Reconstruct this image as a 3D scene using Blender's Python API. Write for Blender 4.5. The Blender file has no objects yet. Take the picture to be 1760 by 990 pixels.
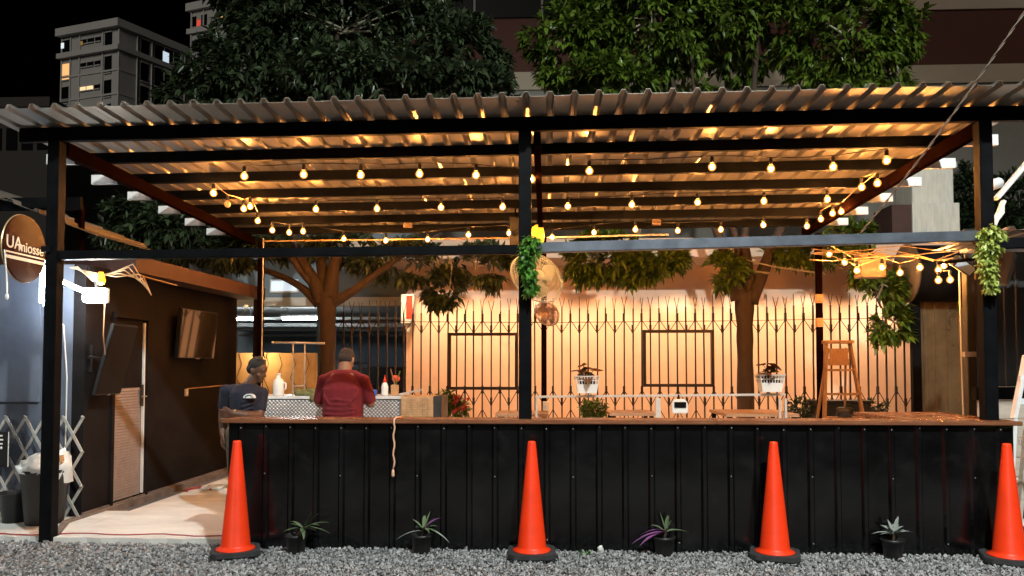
import bpy, bmesh, math, random
import numpy as np
from mathutils import Vector, Matrix, Euler
random.seed(7); RNG = np.random.default_rng(7)
R = math.radians
sc = bpy.context.scene
COL = sc.collection

# ------------------------------------------------------------------ camera
FPX, CXP, HZ, PITCH, YAW, EYE = 1320.0, 880.0, 630.0, R(2.2), R(2.6), 1.5
CYP = HZ - FPX * math.tan(PITCH)
cd = bpy.data.cameras.new('camera'); cam = bpy.data.objects.new('camera', cd); COL.objects.link(cam)
cam.location = (0, 0, EYE); cam.rotation_euler = (R(90) + PITCH, 0, YAW)
cd.sensor_width = 36; cd.lens = FPX / 1760 * 36; cd.shift_y = (CYP - 495) / 1760
cd.clip_start = .05; cd.clip_end = 3000
sc.camera = cam
# ------------------------------------------------------------------ night sky and glow of the city
w = bpy.data.worlds.new('World'); sc.world = w; w.use_nodes = True
nt = w.node_tree; nt.nodes.clear()
sky = nt.nodes.new('ShaderNodeTexSky'); sky.sky_type = 'NISHITA'; sky.sun_disc = False
sky.sun_elevation = R(-9.0); sky.sun_rotation = R(200)
bg = nt.nodes.new('ShaderNodeBackground'); bg.inputs[1].default_value = .05
out = nt.nodes.new('ShaderNodeOutputWorld')
nt.links.new(sky.outputs[0], bg.inputs[0]); nt.links.new(bg.outputs[0], out.inputs[0])
sd = bpy.data.lights.new('city_glow', 'SUN'); sd.energy = .7; sd.angle = R(25); sd.color = (1, .93, .82)
so = bpy.data.objects.new('city_glow', sd); COL.objects.link(so)
so.rotation_euler = (R(62), 0, R(-14))
# the street lamp that lights the gravel, on a pole behind the photographer
LAMP = Vector((2.6, -.1, 8.3))
ld = bpy.data.lights.new('street_lamp_light', 'SPOT'); ld.energy = 4900; ld.color = (.93, 1, .95)
ld.spot_size = R(100); ld.spot_blend = .6; ld.shadow_soft_size = .12
lo = bpy.data.objects.new('street_lamp_light', ld); COL.objects.link(lo); lo.location = LAMP
lo.rotation_euler = (Vector((1.2, 7.5, 2.2)) - LAMP).to_track_quat('-Z', 'Y').to_euler()
vs = sc.view_settings; vs.view_transform = 'Standard'; vs.look = 'None'; vs.exposure = 0; vs.gamma = 1
sc.cycles.use_denoising = True; sc.cycles.sample_clamp_indirect = 3; sc.cycles.max_bounces = 6
sc.cycles.diffuse_bounces = 3; sc.cycles.glossy_bounces = 3; sc.cycles.transparent_max_bounces = 8
sc.cycles.caustics_reflective = False; sc.cycles.caustics_refractive = False

# ------------------------------------------------------------------ placing helpers
def ray(px, py):
    x = (px - CXP) / FPX; y = -(py - CYP) / FPX; cp, sp = math.cos(PITCH), math.sin(PITCH)
    d = (x, cp - sp * y, sp + cp * y); c, s = math.cos(YAW), math.sin(YAW)
    return Vector((d[0] * c - d[1] * s, d[0] * s + d[1] * c, d[2]))
def at(px, py, Y): d = ray(px, py); return Vector((0, 0, EYE)) + d * (Y / d.y)
def atx(px, py, X): d = ray(px, py); return Vector((0, 0, EYE)) + d * (X / d.x)
def atz(px, py, Z): d = ray(px, py); return Vector((0, 0, EYE)) + d * ((Z - EYE) / d.z)

# ------------------------------------------------------------------ materials
MATS = {}
def mat(name, col, rough=.6, metal=0., var=.12, scale=6., bump=0., bscale=30., island=0., emit=None, spec=.5,
        trans=0., alpha=1., col2=None, stretch=None, coat=0., sub=0., dirt=None, rvar=.12):
    m = bpy.data.materials.new(name); m.use_nodes = True; n = m.node_tree; b = n.nodes['Principled BSDF']
    b.inputs['Roughness'].default_value = rough; b.inputs['Metallic'].default_value = metal
    b.inputs['Specular IOR Level'].default_value = spec
    b.inputs['Base Color'].default_value = (*col, 1)
    if coat: b.inputs['Coat Weight'].default_value = coat
    if trans: b.inputs['Transmission Weight'].default_value = trans
    if alpha < 1: b.inputs['Alpha'].default_value = alpha
    tc = n.nodes.new('ShaderNodeTexCoord'); mp = n.nodes.new('ShaderNodeMapping'); n.links.new(tc.outputs['Object'], mp.inputs[0])
    if stretch: mp.inputs['Scale'].default_value = stretch
    if var > 0 or col2:
        t = n.nodes.new('ShaderNodeTexNoise'); t.inputs['Scale'].default_value = scale; t.inputs['Detail'].default_value = 6
        t.inputs['Roughness'].default_value = .65
        n.links.new(mp.outputs[0], t.inputs['Vector'])
        r = n.nodes.new('ShaderNodeValToRGB'); e = r.color_ramp.elements
        e[0].position = .32; e[1].position = .68
        c2 = col2 or tuple(min(1, c * (1 + var)) for c in col)
        c1 = col if col2 else tuple(c * (1 - var) for c in col)
        e[0].color = (*c1, 1); e[1].color = (*c2, 1)
        n.links.new(t.outputs['Fac'], r.inputs[0]); last = r.outputs[0]
        if island:
            g = n.nodes.new('ShaderNodeNewGeometry'); mm = n.nodes.new('ShaderNodeMapRange')
            mm.inputs[3].default_value = 1 - island; mm.inputs[4].default_value = 1 + island
            n.links.new(g.outputs['Random Per Island'], mm.inputs[0])
            mx = n.nodes.new('ShaderNodeMix'); mx.data_type = 'RGBA'; mx.blend_type = 'MULTIPLY'; mx.inputs[0].default_value = 1
            n.links.new(last, mx.inputs[6]); n.links.new(mm.outputs[0], mx.inputs[7]); last = mx.outputs[2]
        if dirt:      # blotches of grime: colour, scale, threshold
            t3 = n.nodes.new('ShaderNodeTexNoise'); t3.inputs['Scale'].default_value = dirt[1]; t3.inputs['Detail'].default_value = 9; t3.inputs['Roughness'].default_value = .75
            n.links.new(mp.outputs[0], t3.inputs['Vector']); m3 = n.nodes.new('ShaderNodeMapRange')
            m3.inputs[1].default_value = dirt[2]; m3.inputs[2].default_value = dirt[2] + .16; m3.inputs[4].default_value = dirt[3]
            n.links.new(t3.outputs['Fac'], m3.inputs[0]); x3 = n.nodes.new('ShaderNodeMix'); x3.data_type = 'RGBA'
            n.links.new(m3.outputs[0], x3.inputs[0]); n.links.new(last, x3.inputs[6]); x3.inputs[7].default_value = (*dirt[0], 1); last = x3.outputs[2]
        n.links.new(last, b.inputs['Base Color'])
        mr = n.nodes.new('ShaderNodeMapRange'); mr.inputs[3].default_value = max(.03, rough - rvar); mr.inputs[4].default_value = min(1, rough + rvar)
        n.links.new(t.outputs['Fac'], mr.inputs[0]); n.links.new(mr.outputs[0], b.inputs['Roughness'])
    if bump:
        t2 = n.nodes.new('ShaderNodeTexNoise'); t2.inputs['Scale'].default_value = bscale; t2.inputs['Detail'].default_value = 5
        n.links.new(mp.outputs[0], t2.inputs['Vector'])
        bp = n.nodes.new('ShaderNodeBump'); bp.inputs['Strength'].default_value = bump; bp.inputs['Distance'].default_value = .02
        n.links.new(t2.outputs['Fac'], bp.inputs['Height']); n.links.new(bp.outputs[0], b.inputs['Normal'])
    if emit:
        b.inputs['Emission Color'].default_value = (*emit[0], 1); b.inputs['Emission Strength'].default_value = emit[1]
    if sub:
        b.inputs['Transmission Weight'].default_value = 0
        tr = n.nodes.new('ShaderNodeBsdfTranslucent'); ms = n.nodes.new('ShaderNodeMixShader'); ms.inputs[0].default_value = sub
        n.links.new(last if (var > 0 or col2) else b.outputs[0], tr.inputs[0])
        n.links.new(b.outputs[0], ms.inputs[1]); n.links.new(tr.outputs[0], ms.inputs[2])
        n.links.new(ms.outputs[0], n.nodes['Material Output'].inputs[0])
    MATS[name] = m; return m
mat('steel', (.005, .0055, .0065), .5, .0, .35, 5, .05, 60, spec=.05)
mat('steel_lamplit', (.15, .17, .21), .34, .5, .25, 4, .04, 50)  # paler bluish steel: lamplight on the right rail put into its colour
mat('steel_red', (.007, .0026, .0018), .8, 0, .3, 5, .05, 60, spec=0)
mat('galv', (.37, .345, .305), .33, .58, .08, 3.5, 0, 50, stretch=(1, .35, 1), rvar=.03)
mat('zinc', (.80, .82, .84), .45, .1, .06)
mat('clad', (.0045, .0045, .005), .16, 0, .6, 2.5, .10, 3, spec=.5, dirt=((.016, .0155, .015), 5, .55, .4))
mat('clad_grey', (.035, .036, .037), .4, 0, .3, 3, .03, 20)
mat('screw', (.4, .4, .4), .35, .8, .1)
mat('wood_top', (.17, .062, .03), .27, 0, .3, 9, .03, 20, col2=(.27, .11, .055), rvar=.03, stretch=(.5, 5, 5))
mat('wood_table', (.30, .17, .10), .45, 0, .3, 9, .1, 40, col2=(.42, .26, .15), stretch=(.5, 4, 4))
mat('wood_ladder', (.34, .19, .09), .6, 0, .3, 9, .12, 40, col2=(.24, .12, .05), stretch=(5, 5, .6))
mat('board', (.55, .49, .42), .7, 0, .2, 6, .15, 30, stretch=(.6, 3, 4), col2=(.42, .36, .3))
mat('gravel', (.27, .272, .28), .8, 0, .35, 30, .3, 120, island=.55)
mat('ground', (.13, .13, .132), .9, 0, .5, 22, .8, 45)
mat('concrete', (.78, .78, .75), .75, 0, .2, 2.2, .25, 14, col2=(.58, .57, .55), stretch=(.7, 1.6, 1), dirt=((.34, .31, .28), 3, .58, .55))
mat('concrete_edge', (.17, .135, .115), .85, 0, .4, 5, .3, 25)
mat('leftwall', (.014, .012, .0125), .7, 0, .35, 2.2, .10, 7, spec=.06, dirt=((.022, .02, .02), 6, .60, .5))
mat('leftfront', (.110, .128, .170), .6, 0, .2, 2, .06, 10)
mat('fascia', (.055, .024, .019), .7, 0, .25, 4, .1, 20)
mat('doorlow', (.27, .225, .205), .6, 0, .15, 10)
mat('rail_white', (.52, .50, .47), .45, 0, .12, 5)
mat('white', (.78, .78, .76), .45, 0, .06)
mat('white_dirty', (.66, .66, .6), .6, 0, .2, 5, .1, 25, col2=(.5, .5, .45), stretch=(4, 4, .6))
mat('plastic_white', (.8, .79, .76), .4, 0, .05)
mat('cone', (.92, .046, .007), .42, 0, .09, 3, .04, 40, spec=.4, dirt=((.28, .03, .015), 9, .60, .75))
mat('rubber', (.03, .031, .033), .75, 0, .3, 9, .2, 40)
mat('pot', (.012, .012, .012), .5, 0, .2)
mat('peach', (.82, .57, .42), .75, 0, .08, 1.6, .10, 9, col2=(.76, .50, .35), dirt=((.60, .38, .26), 1.3, .55, .5))
mat('soffit', (.62, .46, .34), .75, 0, .05, 1.2, .05, 20)
mat('bar_iron', (.02, .011, .009), .45, .1, .4, 9)
mat('gate_silver', (.55, .54, .50), .4, .3, .25, 9)
mat('leaf_left', (.042, .062, .028), .38, 0, .3, 2, island=.5, sub=.15)
mat('leaf_right', (.078, .125, .014), .38, 0, .3, 2, island=.5, sub=.2)
mat('leaf_dark', (.022, .040, .014), .5, 0, .3, 2, island=.5, sub=.15)
mat('leaf_vine', (.10, .26, .04), .4, 0, .3, 5, island=.45, sub=.25)
mat('leaf_yellow', (.42, .5, .12), .4, 0, .2, 5, island=.2, sub=.2)
mat('leaf_shrub', (.10, .16, .03), .45, 0, .3, 5, island=.4, sub=.2)
mat('leaf_red', (.45, .035, .02), .45, 0, .3, 5, island=.3, sub=.1)
mat('leaf_caladium', (.16, .03, .02), .4, 0, .3, 14, col2=(.035, .06, .02))
mat('leaf_spider', (.13, .18, .09), .45, 0, .25, 9, island=.3)
mat('leaf_grey', (.30, .33, .30), .45, 0, .25, 9, island=.3)
mat('leaf_purple', (.22, .08, .22), .45, 0, .25, 9, island=.3)
mat('bark', (.040, .024, .015), .85, 0, .35, 7, .5, 26, stretch=(2, 2, .6))
mat('bark_pale', (.28, .25, .18), .85, 0, .3, 7, .3, 30)
mat('tower', (.46, .45, .44), .8, 0, .08, .2)
mat('tower_slab', (.50, .49, .48), .8, 0, .08, .2)
mat('tower_brown', (.05, .045, .04), .8, 0, .1, .2)
mat('pane', (.006, .0065, .0075), .3, 0, 0, spec=.03)
mat('lit_warm', (.8, .5, .2), .5, 0, 0, emit=((1, .52, .2), .9))
mat('lit_yellow', (.8, .6, .3), .5, 0, 0, emit=((1, .72, .38), 1.0))
mat('lit_white', (.8, .8, .8), .5, 0, 0, emit=((.85, .95, 1), .8))
mat('lit_red', (.6, .05, .03), .5, 0, 0, emit=((1, .09, .05), .6))
mat('lit_dim', (.5, .35, .1), .5, 0, 0, emit=((1, .6, .15), .12))
mat('lit_blue', (.7, .8, .85), .5, 0, 0, emit=((.72, .86, 1), .75))
mat('b_band', (.060, .014, .008), .8, 0, .1, .6)
mat('b_beige', (.36, .30, .225), .8, 0, .1, .6, .05, 8)
mat('b_grey', (.20, .19, .165), .8, 0, .1, .6)
mat('bulb', (.9, .7, .4), .3, 0, 0, emit=((1, .42, .11), 1300))
def glow_glass():
    m = bpy.data.materials.new('bulb_glass'); m.use_nodes = True; n = m.node_tree; n.nodes.clear()
    o = n.nodes.new('ShaderNodeOutputMaterial'); a = n.nodes.new('ShaderNodeAddShader'); t = n.nodes.new('ShaderNodeBsdfTransparent'); e = n.nodes.new('ShaderNodeEmission')
    t.inputs[0].default_value = (1, .9, .75, 1); e.inputs[0].default_value = (1, .36, .06, 1); e.inputs[1].default_value = 1.0  # weak orange emission in the glass imitates a halo round the bulb
    n.links.new(t.outputs[0], a.inputs[0]); n.links.new(e.outputs[0], a.inputs[1]); n.links.new(a.outputs[0], o.inputs[0]); MATS['bulb_glass'] = m
glow_glass()
mat('wall_bulb', (1, .9, .6), .3, 0, 0, emit=((1, .66, .3), 330))
mat('bulb_off', (.8, .6, .35), .15, 0, 0)
mat('wire', (.012, .012, .012), .5, 0, 0)
mat('wire_tan', (.55, .36, .2), .5, 0, .1)
mat('wire_white', (.75, .74, .7), .5, 0, .05)
mat('wire_red', (.35, .04, .04), .5, 0, .1)
mat('tube_light', (.9, .95, 1), .3, 0, 0, emit=((.80, .93, 1), 55))
mat('strip_light', (.9, .95, 1), .3, 0, 0, emit=((.70, .84, 1), 135))
mat('flood_light', (1, .97, .85), .3, 0, 0, emit=((1, .94, .82), 190))
mat('amber', (1, .55, .05), .3, 0, 0, emit=((1, .50, .03), 1.5))
mat('downlight', (1, .9, .7), .3, 0, 0, emit=((1, .8, .5), 5))
mat('screen', (.006, .006, .007), .35, 0, 0, spec=.12)
mat('screen_gloss', (.02, .018, .016), .05, 0, 0, spec=1.0, coat=1)
mat('black_plastic', (.015, .015, .016), .4, 0, .2)
mat('sign_brown', (.035, .010, .006), .25, 0, .2, 3, spec=.1)
mat('sign_gold', (.55, .38, .2), .35, .4, .1)
mat('sign_letter', (.85, .7, .55), .4, 0, .1)
mat('tread_base', (.30, .31, .32), .35, .6, .15, 6)
mat('tread', (.85, .86, .88), .3, .25, .15, 6)
mat('wicker', (.50, .30, .15), .7, 0, .25, 12, .2, 60, island=.25)
mat('shirt_red', (.135, .0045, .010), .9, 0, .12, 4, .15, 18)
mat('shirt_navy', (.009, .010, .023), .85, 0, .15, 4, .15, 18)
mat('skin_dark', (.11, .050, .028), .5, 0, .12, 8)
mat('skin_brown', (.22, .10, .055), .5, 0, .12, 8)
mat('hair', (.008, .006, .005), .7, 0, .3, 40, .5, 150)
mat('hair_brown', (.022, .013, .01), .8, 0, .3, 60, .4, 200)
mat('trousers', (.03, .03, .04), .85, 0, .2)
mat('shorts', (.12, .09, .05), .85, 0, .3, 14, col2=(.02, .018, .018))
mat('shoe', (.03, .03, .03), .6, 0, .2)
mat('fan_grey', (.52, .66, .85), .4, .1, .05)
mat('fan_pink', (.62, .42, .34), .4, .1, .1)
mat('fan_blade', (.45, .56, .68), .3, .0, .1)
mat('tape', (.8, .46, .30), .5, 0, .1)
mat('sheet_brown', (.15, .105, .055), .3, .35, .35, 2, .06, 6)
mat('car_paint', (.10, .11, .13), .15, 0, .1, coat=.8)
mat('car_glass', (.02, .025, .03), .05, 0, 0, spec=.9)
mat('chrome', (.8, .8, .8), .15, .95, 0)
mat('ochre', (.78, .54, .30), .8, 0, .15, 2.5, .15, 10, col2=(.64, .36, .13))
mat('garage_wall', (.20, .25, .29), .8, 0, .15, 2)
mat('garage_beam', (.62, .60, .56), .8, 0, .1, 2)
mat('bag', (.74, .78, .78), .45, 0, .1, 12, .5, 14)
mat('cardboard', (.48, .27, .12), .8, 0, .15)
mat('blue', (.02, .10, .45), .45, 0, .1)
mat('red_plastic', (.7, .06, .03), .45, 0, .1)
mat('yellow_plastic', (.75, .55, .05), .5, 0, .1)
mat('cloth_green', (.12, .13, .05), .9, 0, .3, 14, .4, 40)
mat('speaker_beige', (.26, .19, .14), .5, 0, .1, 4)
mat('rope', (.24, .19, .15), .6, .2, .3, 30)
mat('pole_grey', (.3, .3, .3), .5, .5, .1)

# ------------------------------------------------------------------ mesh helpers
WLOC = {}
class MB:
    def __init__(s): s.v = []; s.f = []
    def add(s, vs, fs):
        o = len(s.v); s.v += [tuple(v) for v in vs]; s.f += [tuple(i + o for i in f) for f in fs]; return s
    def box(s, x0, x1, y0, y1, z0, z1):
        return s.add([(x0,y0,z0),(x1,y0,z0),(x1,y1,z0),(x0,y1,z0),(x0,y0,z1),(x1,y0,z1),(x1,y1,z1),(x0,y1,z1)],
                     [(0,3,2,1),(4,5,6,7),(0,1,5,4),(1,2,6,5),(2,3,7,6),(3,0,4,7)])
    def bev(s, x0, x1, y0, y1, z0, z1, b=.01):
        bm = bmesh.new(); bmesh.ops.create_cube(bm, size=1)
        for v in bm.verts: v.co = ((x0+x1)/2+v.co.x*(x1-x0), (y0+y1)/2+v.co.y*(y1-y0), (z0+z1)/2+v.co.z*(z1-z0))
        bmesh.ops.bevel(bm, geom=bm.edges[:], offset=b, segments=2, affect='EDGES', profile=.5)
        bm.verts.index_update(); s.add([v.co[:] for v in bm.verts], [[v.index for v in f.verts] for f in bm.faces]); bm.free(); return s
    def frame(s, p, q, up=(0,0,1)):
        p, q = Vector(p), Vector(q); d = (q - p).normalized(); u = Vector(up)
        if abs(d.dot(u)) > .98: u = Vector((0,1,0)) if abs(d.y) < .9 else Vector((1,0,0))
        a = d.cross(u).normalized(); b = a.cross(d).normalized(); return p, q, a, b
    def beam(s, p, q, wa, wb, up=(0,0,1)):
        p, q, a, b = s.frame(p, q, up); a *= wa/2; b *= wb/2
        vs = [p-a-b, p+a-b, p+a+b, p-a+b, q-a-b, q+a-b, q+a+b, q-a+b]
        return s.add(vs, [(0,1,2,3),(7,6,5,4),(0,4,5,1),(1,5,6,2),(2,6,7,3),(3,7,4,0)])
    def tube(s, pts, r, n=6, cap=True):
        pts = [Vector(p) for p in pts]; rs = r if isinstance(r, (list, tuple)) else [r]*len(pts)
        o = len(s.v); k = len(pts); prev = None
        for i, p in enumerate(pts):
            d = (pts[min(i+1,k-1)] - pts[max(i-1,0)])
            d = d.normalized() if d.length > 1e-9 else Vector((0,0,1))
            if prev is None:
                u = Vector((0,0,1)) if abs(d.z) < .9 else Vector((1,0,0)); a = d.cross(u).normalized()
            else:
                a = prev - d * prev.dot(d); a = a.normalized() if a.length > 1e-6 else d.orthogonal().normalized()
            prev = a; b = d.cross(a)
            for j in range(n):
                t = 2*math.pi*j/n; s.v.append(tuple(p + (a*math.cos(t) + b*math.sin(t))*rs[i]))
        for i in range(k-1):
            for j in range(n):
                s.f.append((o+i*n+j, o+i*n+(j+1)%n, o+(i+1)*n+(j+1)%n, o+(i+1)*n+j))
        if cap:
            s.f.append(tuple(o+j for j in range(n))[::-1]); s.f.append(tuple(o+(k-1)*n+j for j in range(n)))
        return s
    def lathe(s, prof, n=20, c=(0,0,0), M=None):
        o = len(s.v); c = Vector(c)
        for r, z in prof:
            for j in range(n):
                t = 2*math.pi*j/n; p = Vector((r*math.cos(t), r*math.sin(t), z))
                if M: p = M @ p
                s.v.append(tuple(p + c))
        for i in range(len(prof)-1):
            for j in range(n):
                s.f.append((o+i*n+j, o+i*n+(j+1)%n, o+(i+1)*n+(j+1)%n, o+(i+1)*n+j))
        if prof[0][0] > 1e-6: s.f.append(tuple(o+j for j in range(n))[::-1])
        if prof[-1][0] > 1e-6: s.f.append(tuple(o+(len(prof)-1)*n+j for j in range(n)))
        return s
    def ball(s, c, rx, ry=None, rz=None, nu=12, nv=8, M=None):
        ry = ry or rx; rz = rz or rx; c = Vector(c); o = len(s.v)
        for i in range(nv+1):
            ph = -math.pi/2 + math.pi*i/nv
            for j in range(nu):
                t = 2*math.pi*j/nu
                p = Vector((rx*math.cos(ph)*math.cos(t), ry*math.cos(ph)*math.sin(t), rz*math.sin(ph)))
                if M: p = M @ p
                s.v.append(tuple(p + c))
        for i in range(nv):
            for j in range(nu):
                s.f.append((o+i*nu+j, o+i*nu+(j+1)%nu, o+(i+1)*nu+(j+1)%nu, o+(i+1)*nu+j))
        return s
    def prism(s, poly, e):      # planar polygon (list of 3-D points) extruded by vector e
        n = len(poly); e = Vector(e)
        return s.add([Vector(p) for p in poly] + [Vector(p) + e for p in poly],
                     [tuple(range(n))[::-1], tuple(range(n, 2*n))] + [(i, (i+1)%n, n+(i+1)%n, n+i) for i in range(n)])
    def corr(s, o, u, v, nrm, width, length, pitch, base, top, h, th, start=0.):   # ribbed metal sheet
        o, u, v, nrm = Vector(o), Vector(u), Vector(v), Vector(nrm)
        pr = [(0, 0)]; x = start + pitch/2
        while x + base/2 < width:
            if x - base/2 > 0: pr += [(x-base/2, 0), (x-top/2, h), (x+top/2, h), (x+base/2, 0)]
            x += pitch
        pr.append((width, 0)); k = len(pr); vs = []
        for e in (0, length):
            for dz in (0, th): vs += [o + u*a + nrm*(b+dz) + v*e for a, b in pr]
        fs = []
        for i in range(k-1):
            fs += [(i, 2*k+i, 2*k+i+1, i+1), (k+i, k+i+1, 3*k+i+1, 3*k+i), (i, i+1, k+i+1, k+i), (2*k+i, 3*k+i, 3*k+i+1, 2*k+i+1)]
        fs += [(0, k, 3*k, 2*k), (k-1, 3*k-1, 4*k-1, 2*k-1)]
        return s.add(vs, fs)
    def build(s, name, m, parent=None, smooth=False, kind=None, local=False, bevel=0):
        off = Vector((0,0,0)) if (parent is None or local) else WLOC[parent.name]
        me = bpy.data.meshes.new(name)
        me.from_pydata([(a-off.x, b-off.y, c-off.z) for a, b, c in s.v], [], s.f); me.update()
        bm = bmesh.new(); bm.from_mesh(me); bmesh.ops.recalc_face_normals(bm, faces=bm.faces)
        if bevel: bmesh.ops.bevel(bm, geom=[e for e in bm.edges if len(e.link_faces) == 2 and e.calc_face_angle(0) > .5], offset=bevel, segments=2, affect='EDGES')
        bm.to_mesh(me); bm.free()
        return finish(name, me, m, parent, smooth, kind)
def finish(name, me, m, parent=None, smooth=False, kind=None):
    me.materials.append(MATS[m] if isinstance(m, str) else m)
    if smooth: me.polygons.foreach_set('use_smooth', [True]*len(me.polygons))
    o = bpy.data.objects.new(name, me); COL.objects.link(o)
    if parent is not None: o.parent = parent; WLOC[o.name] = WLOC[parent.name]
    else: WLOC[o.name] = Vector((0,0,0))
    if kind: o['kind'] = kind
    return o
def thing(name, label, cat, loc=(0,0,0), group=None, kind=None):
    o = bpy.data.objects.new(name, None); COL.objects.link(o); o.location = loc; o.empty_display_size = .1
    o['label'] = label; o['category'] = cat; WLOC[o.name] = Vector(loc)
    if group: o['group'] = group
    if kind: o['kind'] = kind
    return o
def tag(o, label, cat, group=None):
    o['label'] = label; o['category'] = cat
    if group: o['group'] = group
    return o
def link_copy(src, parent, loc=None, name=None):
    c = src.copy(); COL.objects.link(c); c.parent = parent; WLOC[c.name] = WLOC[parent.name] if parent else Vector((0,0,0))
    if loc is not None: c.location = loc
    return c
def dup(root, loc, rotz=0, label=None):
    r = root.copy(); COL.objects.link(r); r.location = loc; r.rotation_euler = (0,0,rotz); WLOC[r.name] = Vector(loc)
    if label: r['label'] = label
    for ch in root.children:
        c = ch.copy(); COL.objects.link(c); c.parent = r; WLOC[c.name] = Vector(loc)
        for g in ch.children:
            d = g.copy(); COL.objects.link(d); d.parent = c
    return r
def structure(mb, name, m, **k):
    o = mb.build(name, m, None, **k); o['kind'] = 'structure'; return o
def leaves_mesh(name, pos, dirs, lens, wids, m, parent, kind='stuff', fold=.25):
    """many pointed leaves: base point, direction, length, width"""
    n = len(pos); pos = np.asarray(pos, float); d = np.asarray(dirs, float); d /= np.linalg.norm(d, axis=1)[:, None] + 1e-9
    up = np.tile([0, 0, 1.], (n, 1)) + RNG.normal(0, .35, (n, 3))
    side = np.cross(d, up); side /= np.linalg.norm(side, axis=1)[:, None] + 1e-9
    nr = np.cross(side, d); L = np.asarray(lens)[:, None]; W = np.asarray(wids)[:, None]
    droop = np.array([0, 0, -1.]) * L * .12
    V = np.empty((n, 5, 3)); mid = pos + d*L*.45
    V[:, 0] = pos; V[:, 1] = mid - side*W*.5 + nr*W*fold; V[:, 2] = mid + side*W*.5 + nr*W*fold; V[:, 3] = mid; V[:, 4] = pos + d*L + droop
    off = np.array(WLOC[parent.name]) if parent else np.zeros(3)
    V = (V - off).reshape(-1, 3)
    T = np.array([[0, 2, 3], [0, 3, 1], [3, 2, 4], [3, 4, 1]])
    Fc = (np.arange(n)[:, None, None]*5 + T[None]).reshape(-1, 3)
    me = bpy.data.meshes.new(name); me.vertices.add(len(V)); me.vertices.foreach_set('co', V.ravel())
    me.loops.add(Fc.size); me.loops.foreach_set('vertex_index', Fc.ravel().astype(np.int32))
    me.polygons.add(len(Fc)); me.polygons.foreach_set('loop_start', np.arange(0, Fc.size, 3, dtype=np.int32))
    me.update(calc_edges=True); me.validate()
    return finish(name, me, m, parent, False, kind)
def rosettes(centers, axis, per=8, l=(.10, .18), wr=.32, spread=(.2, 1.2)):
    c = np.repeat(np.asarray(centers, float), per, 0); a = np.repeat(np.asarray(axis, float), per, 0); n = len(c)
    a /= np.linalg.norm(a, axis=1)[:, None] + 1e-9
    r = RNG.normal(0, 1, (n, 3)); r -= a*(r*a).sum(1)[:, None]; r /= np.linalg.norm(r, axis=1)[:, None] + 1e-9
    k = RNG.uniform(spread[0], spread[1], n)[:, None]
    d = a*np.cos(k) + r*np.sin(k); d[:, 2] -= RNG.uniform(.1, .7, n)
    L = RNG.uniform(l[0], l[1], n)
    return c + a*RNG.uniform(-.06, .02, n)[:, None], d, L, L*wr

# ================================================================== SETTING
# ground sheet to the horizon
structure(MB().add([(-900,-300,0),(900,-300,0),(900,1500,0),(-900,1500,0)], [(0,1,2,3)]), 'ground', 'ground')
# crushed stone in front of the bar: stones too many to count
def gravel():
    n = 62000; x = RNG.uniform(-6.4, 6.4, n); y = RNG.uniform(4.3, 6.55, n)
    keep = ~((y > 6.36) & (x > -4.2) & (x < 6)) & ~((y > 6.42))
    x, y = x[keep], y[keep]; n = len(x)
    s = RNG.uniform(.007, .0165, n); big = RNG.random(n) < .06; s[big] *= 1.45
    z = .004 + s*.45 + RNG.uniform(-.004, .012, n)
    base = np.array([[-1,-1,-1],[1,-1,-1],[1,1,-1],[-1,1,-1],[-1,-1,1],[1,-1,1],[1,1,1],[-1,1,1]], float)*.8
    V = base[None] * RNG.uniform(.45, 1.15, (n, 8, 3)) * np.array([1.35, .95, .5])
    q = RNG.normal(0, 1, (n, 4)); q /= np.linalg.norm(q, axis=1)[:, None]
    a, b, c, d = q.T
    Rm = np.stack([np.stack([1-2*(c*c+d*d), 2*(b*c-a*d), 2*(b*d+a*c)], -1), np.stack([2*(b*c+a*d), 1-2*(b*b+d*d), 2*(c*d-a*b)], -1),
                   np.stack([2*(b*d-a*c), 2*(c*d+a*b), 1-2*(b*b+c*c)], -1)], 1)
    V = np.einsum('nij,nkj->nki', Rm, V) * s[:, None, None] + np.stack([x, y, z], -1)[:, None]
    Q = np.array([[0,3,2,1],[4,5,6,7],[0,1,5,4],[1,2,6,5],[2,3,7,6],[3,0,4,7]])
    Fc = (np.arange(n)[:, None, None]*8 + Q[None]).reshape(-1, 4)
    me = bpy.data.meshes.new('gravel'); V = V.reshape(-1, 3)
    me.vertices.add(len(V)); me.vertices.foreach_set('co', V.ravel())
    me.loops.add(Fc.size); me.loops.foreach_set('vertex_index', Fc.ravel().astype(np.int32))
    me.polygons.add(len(Fc)); me.polygons.foreach_set('loop_start', np.arange(0, Fc.size, 4, dtype=np.int32)); me.update(calc_edges=True)
    o = finish('gravel', me, 'gravel', None, False, 'stuff'); o['label'] = 'loose grey crushed stone in front of the bar'; o['category'] = 'gravel'
gravel()
structure(MB().box(-6.6, 6.6, 4.2, 6.42, -.05, .004), 'gravel_bed', 'ground')
# concrete floor of the bar, with an uneven broken front edge towards the gravel
pts = []
x = -4.18
while x < 6.2: pts.append((x, 6.40 + random.uniform(-.035, .02), -.05)); x += .14
structure(MB().prism(pts + [(6.2, 13.6, -.05), (-4.18, 13.6, -.05)], (0, 0, .105)), 'concrete_floor', 'concrete')
pts = [(-4.20 - .11*k, 6.43 + random.uniform(-.03, .03), -.05) for k in range(40)]
structure(MB().prism(pts + [(-8.6, 7.6, -.05), (-4.2, 7.6, -.05)], (0, 0, .10)), 'pavement', 'concrete')
structure(MB().prism([(-4.50, 7.0, .0), (-4.24, 6.46, 0), (-4.18, 6.46, 0), (-4.43, 7.0, 0), (-4.44, 10.9, 0), (-4.50, 10.9, 0)], (0, 0, .068)), 'kerb', 'concrete_edge')

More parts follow.
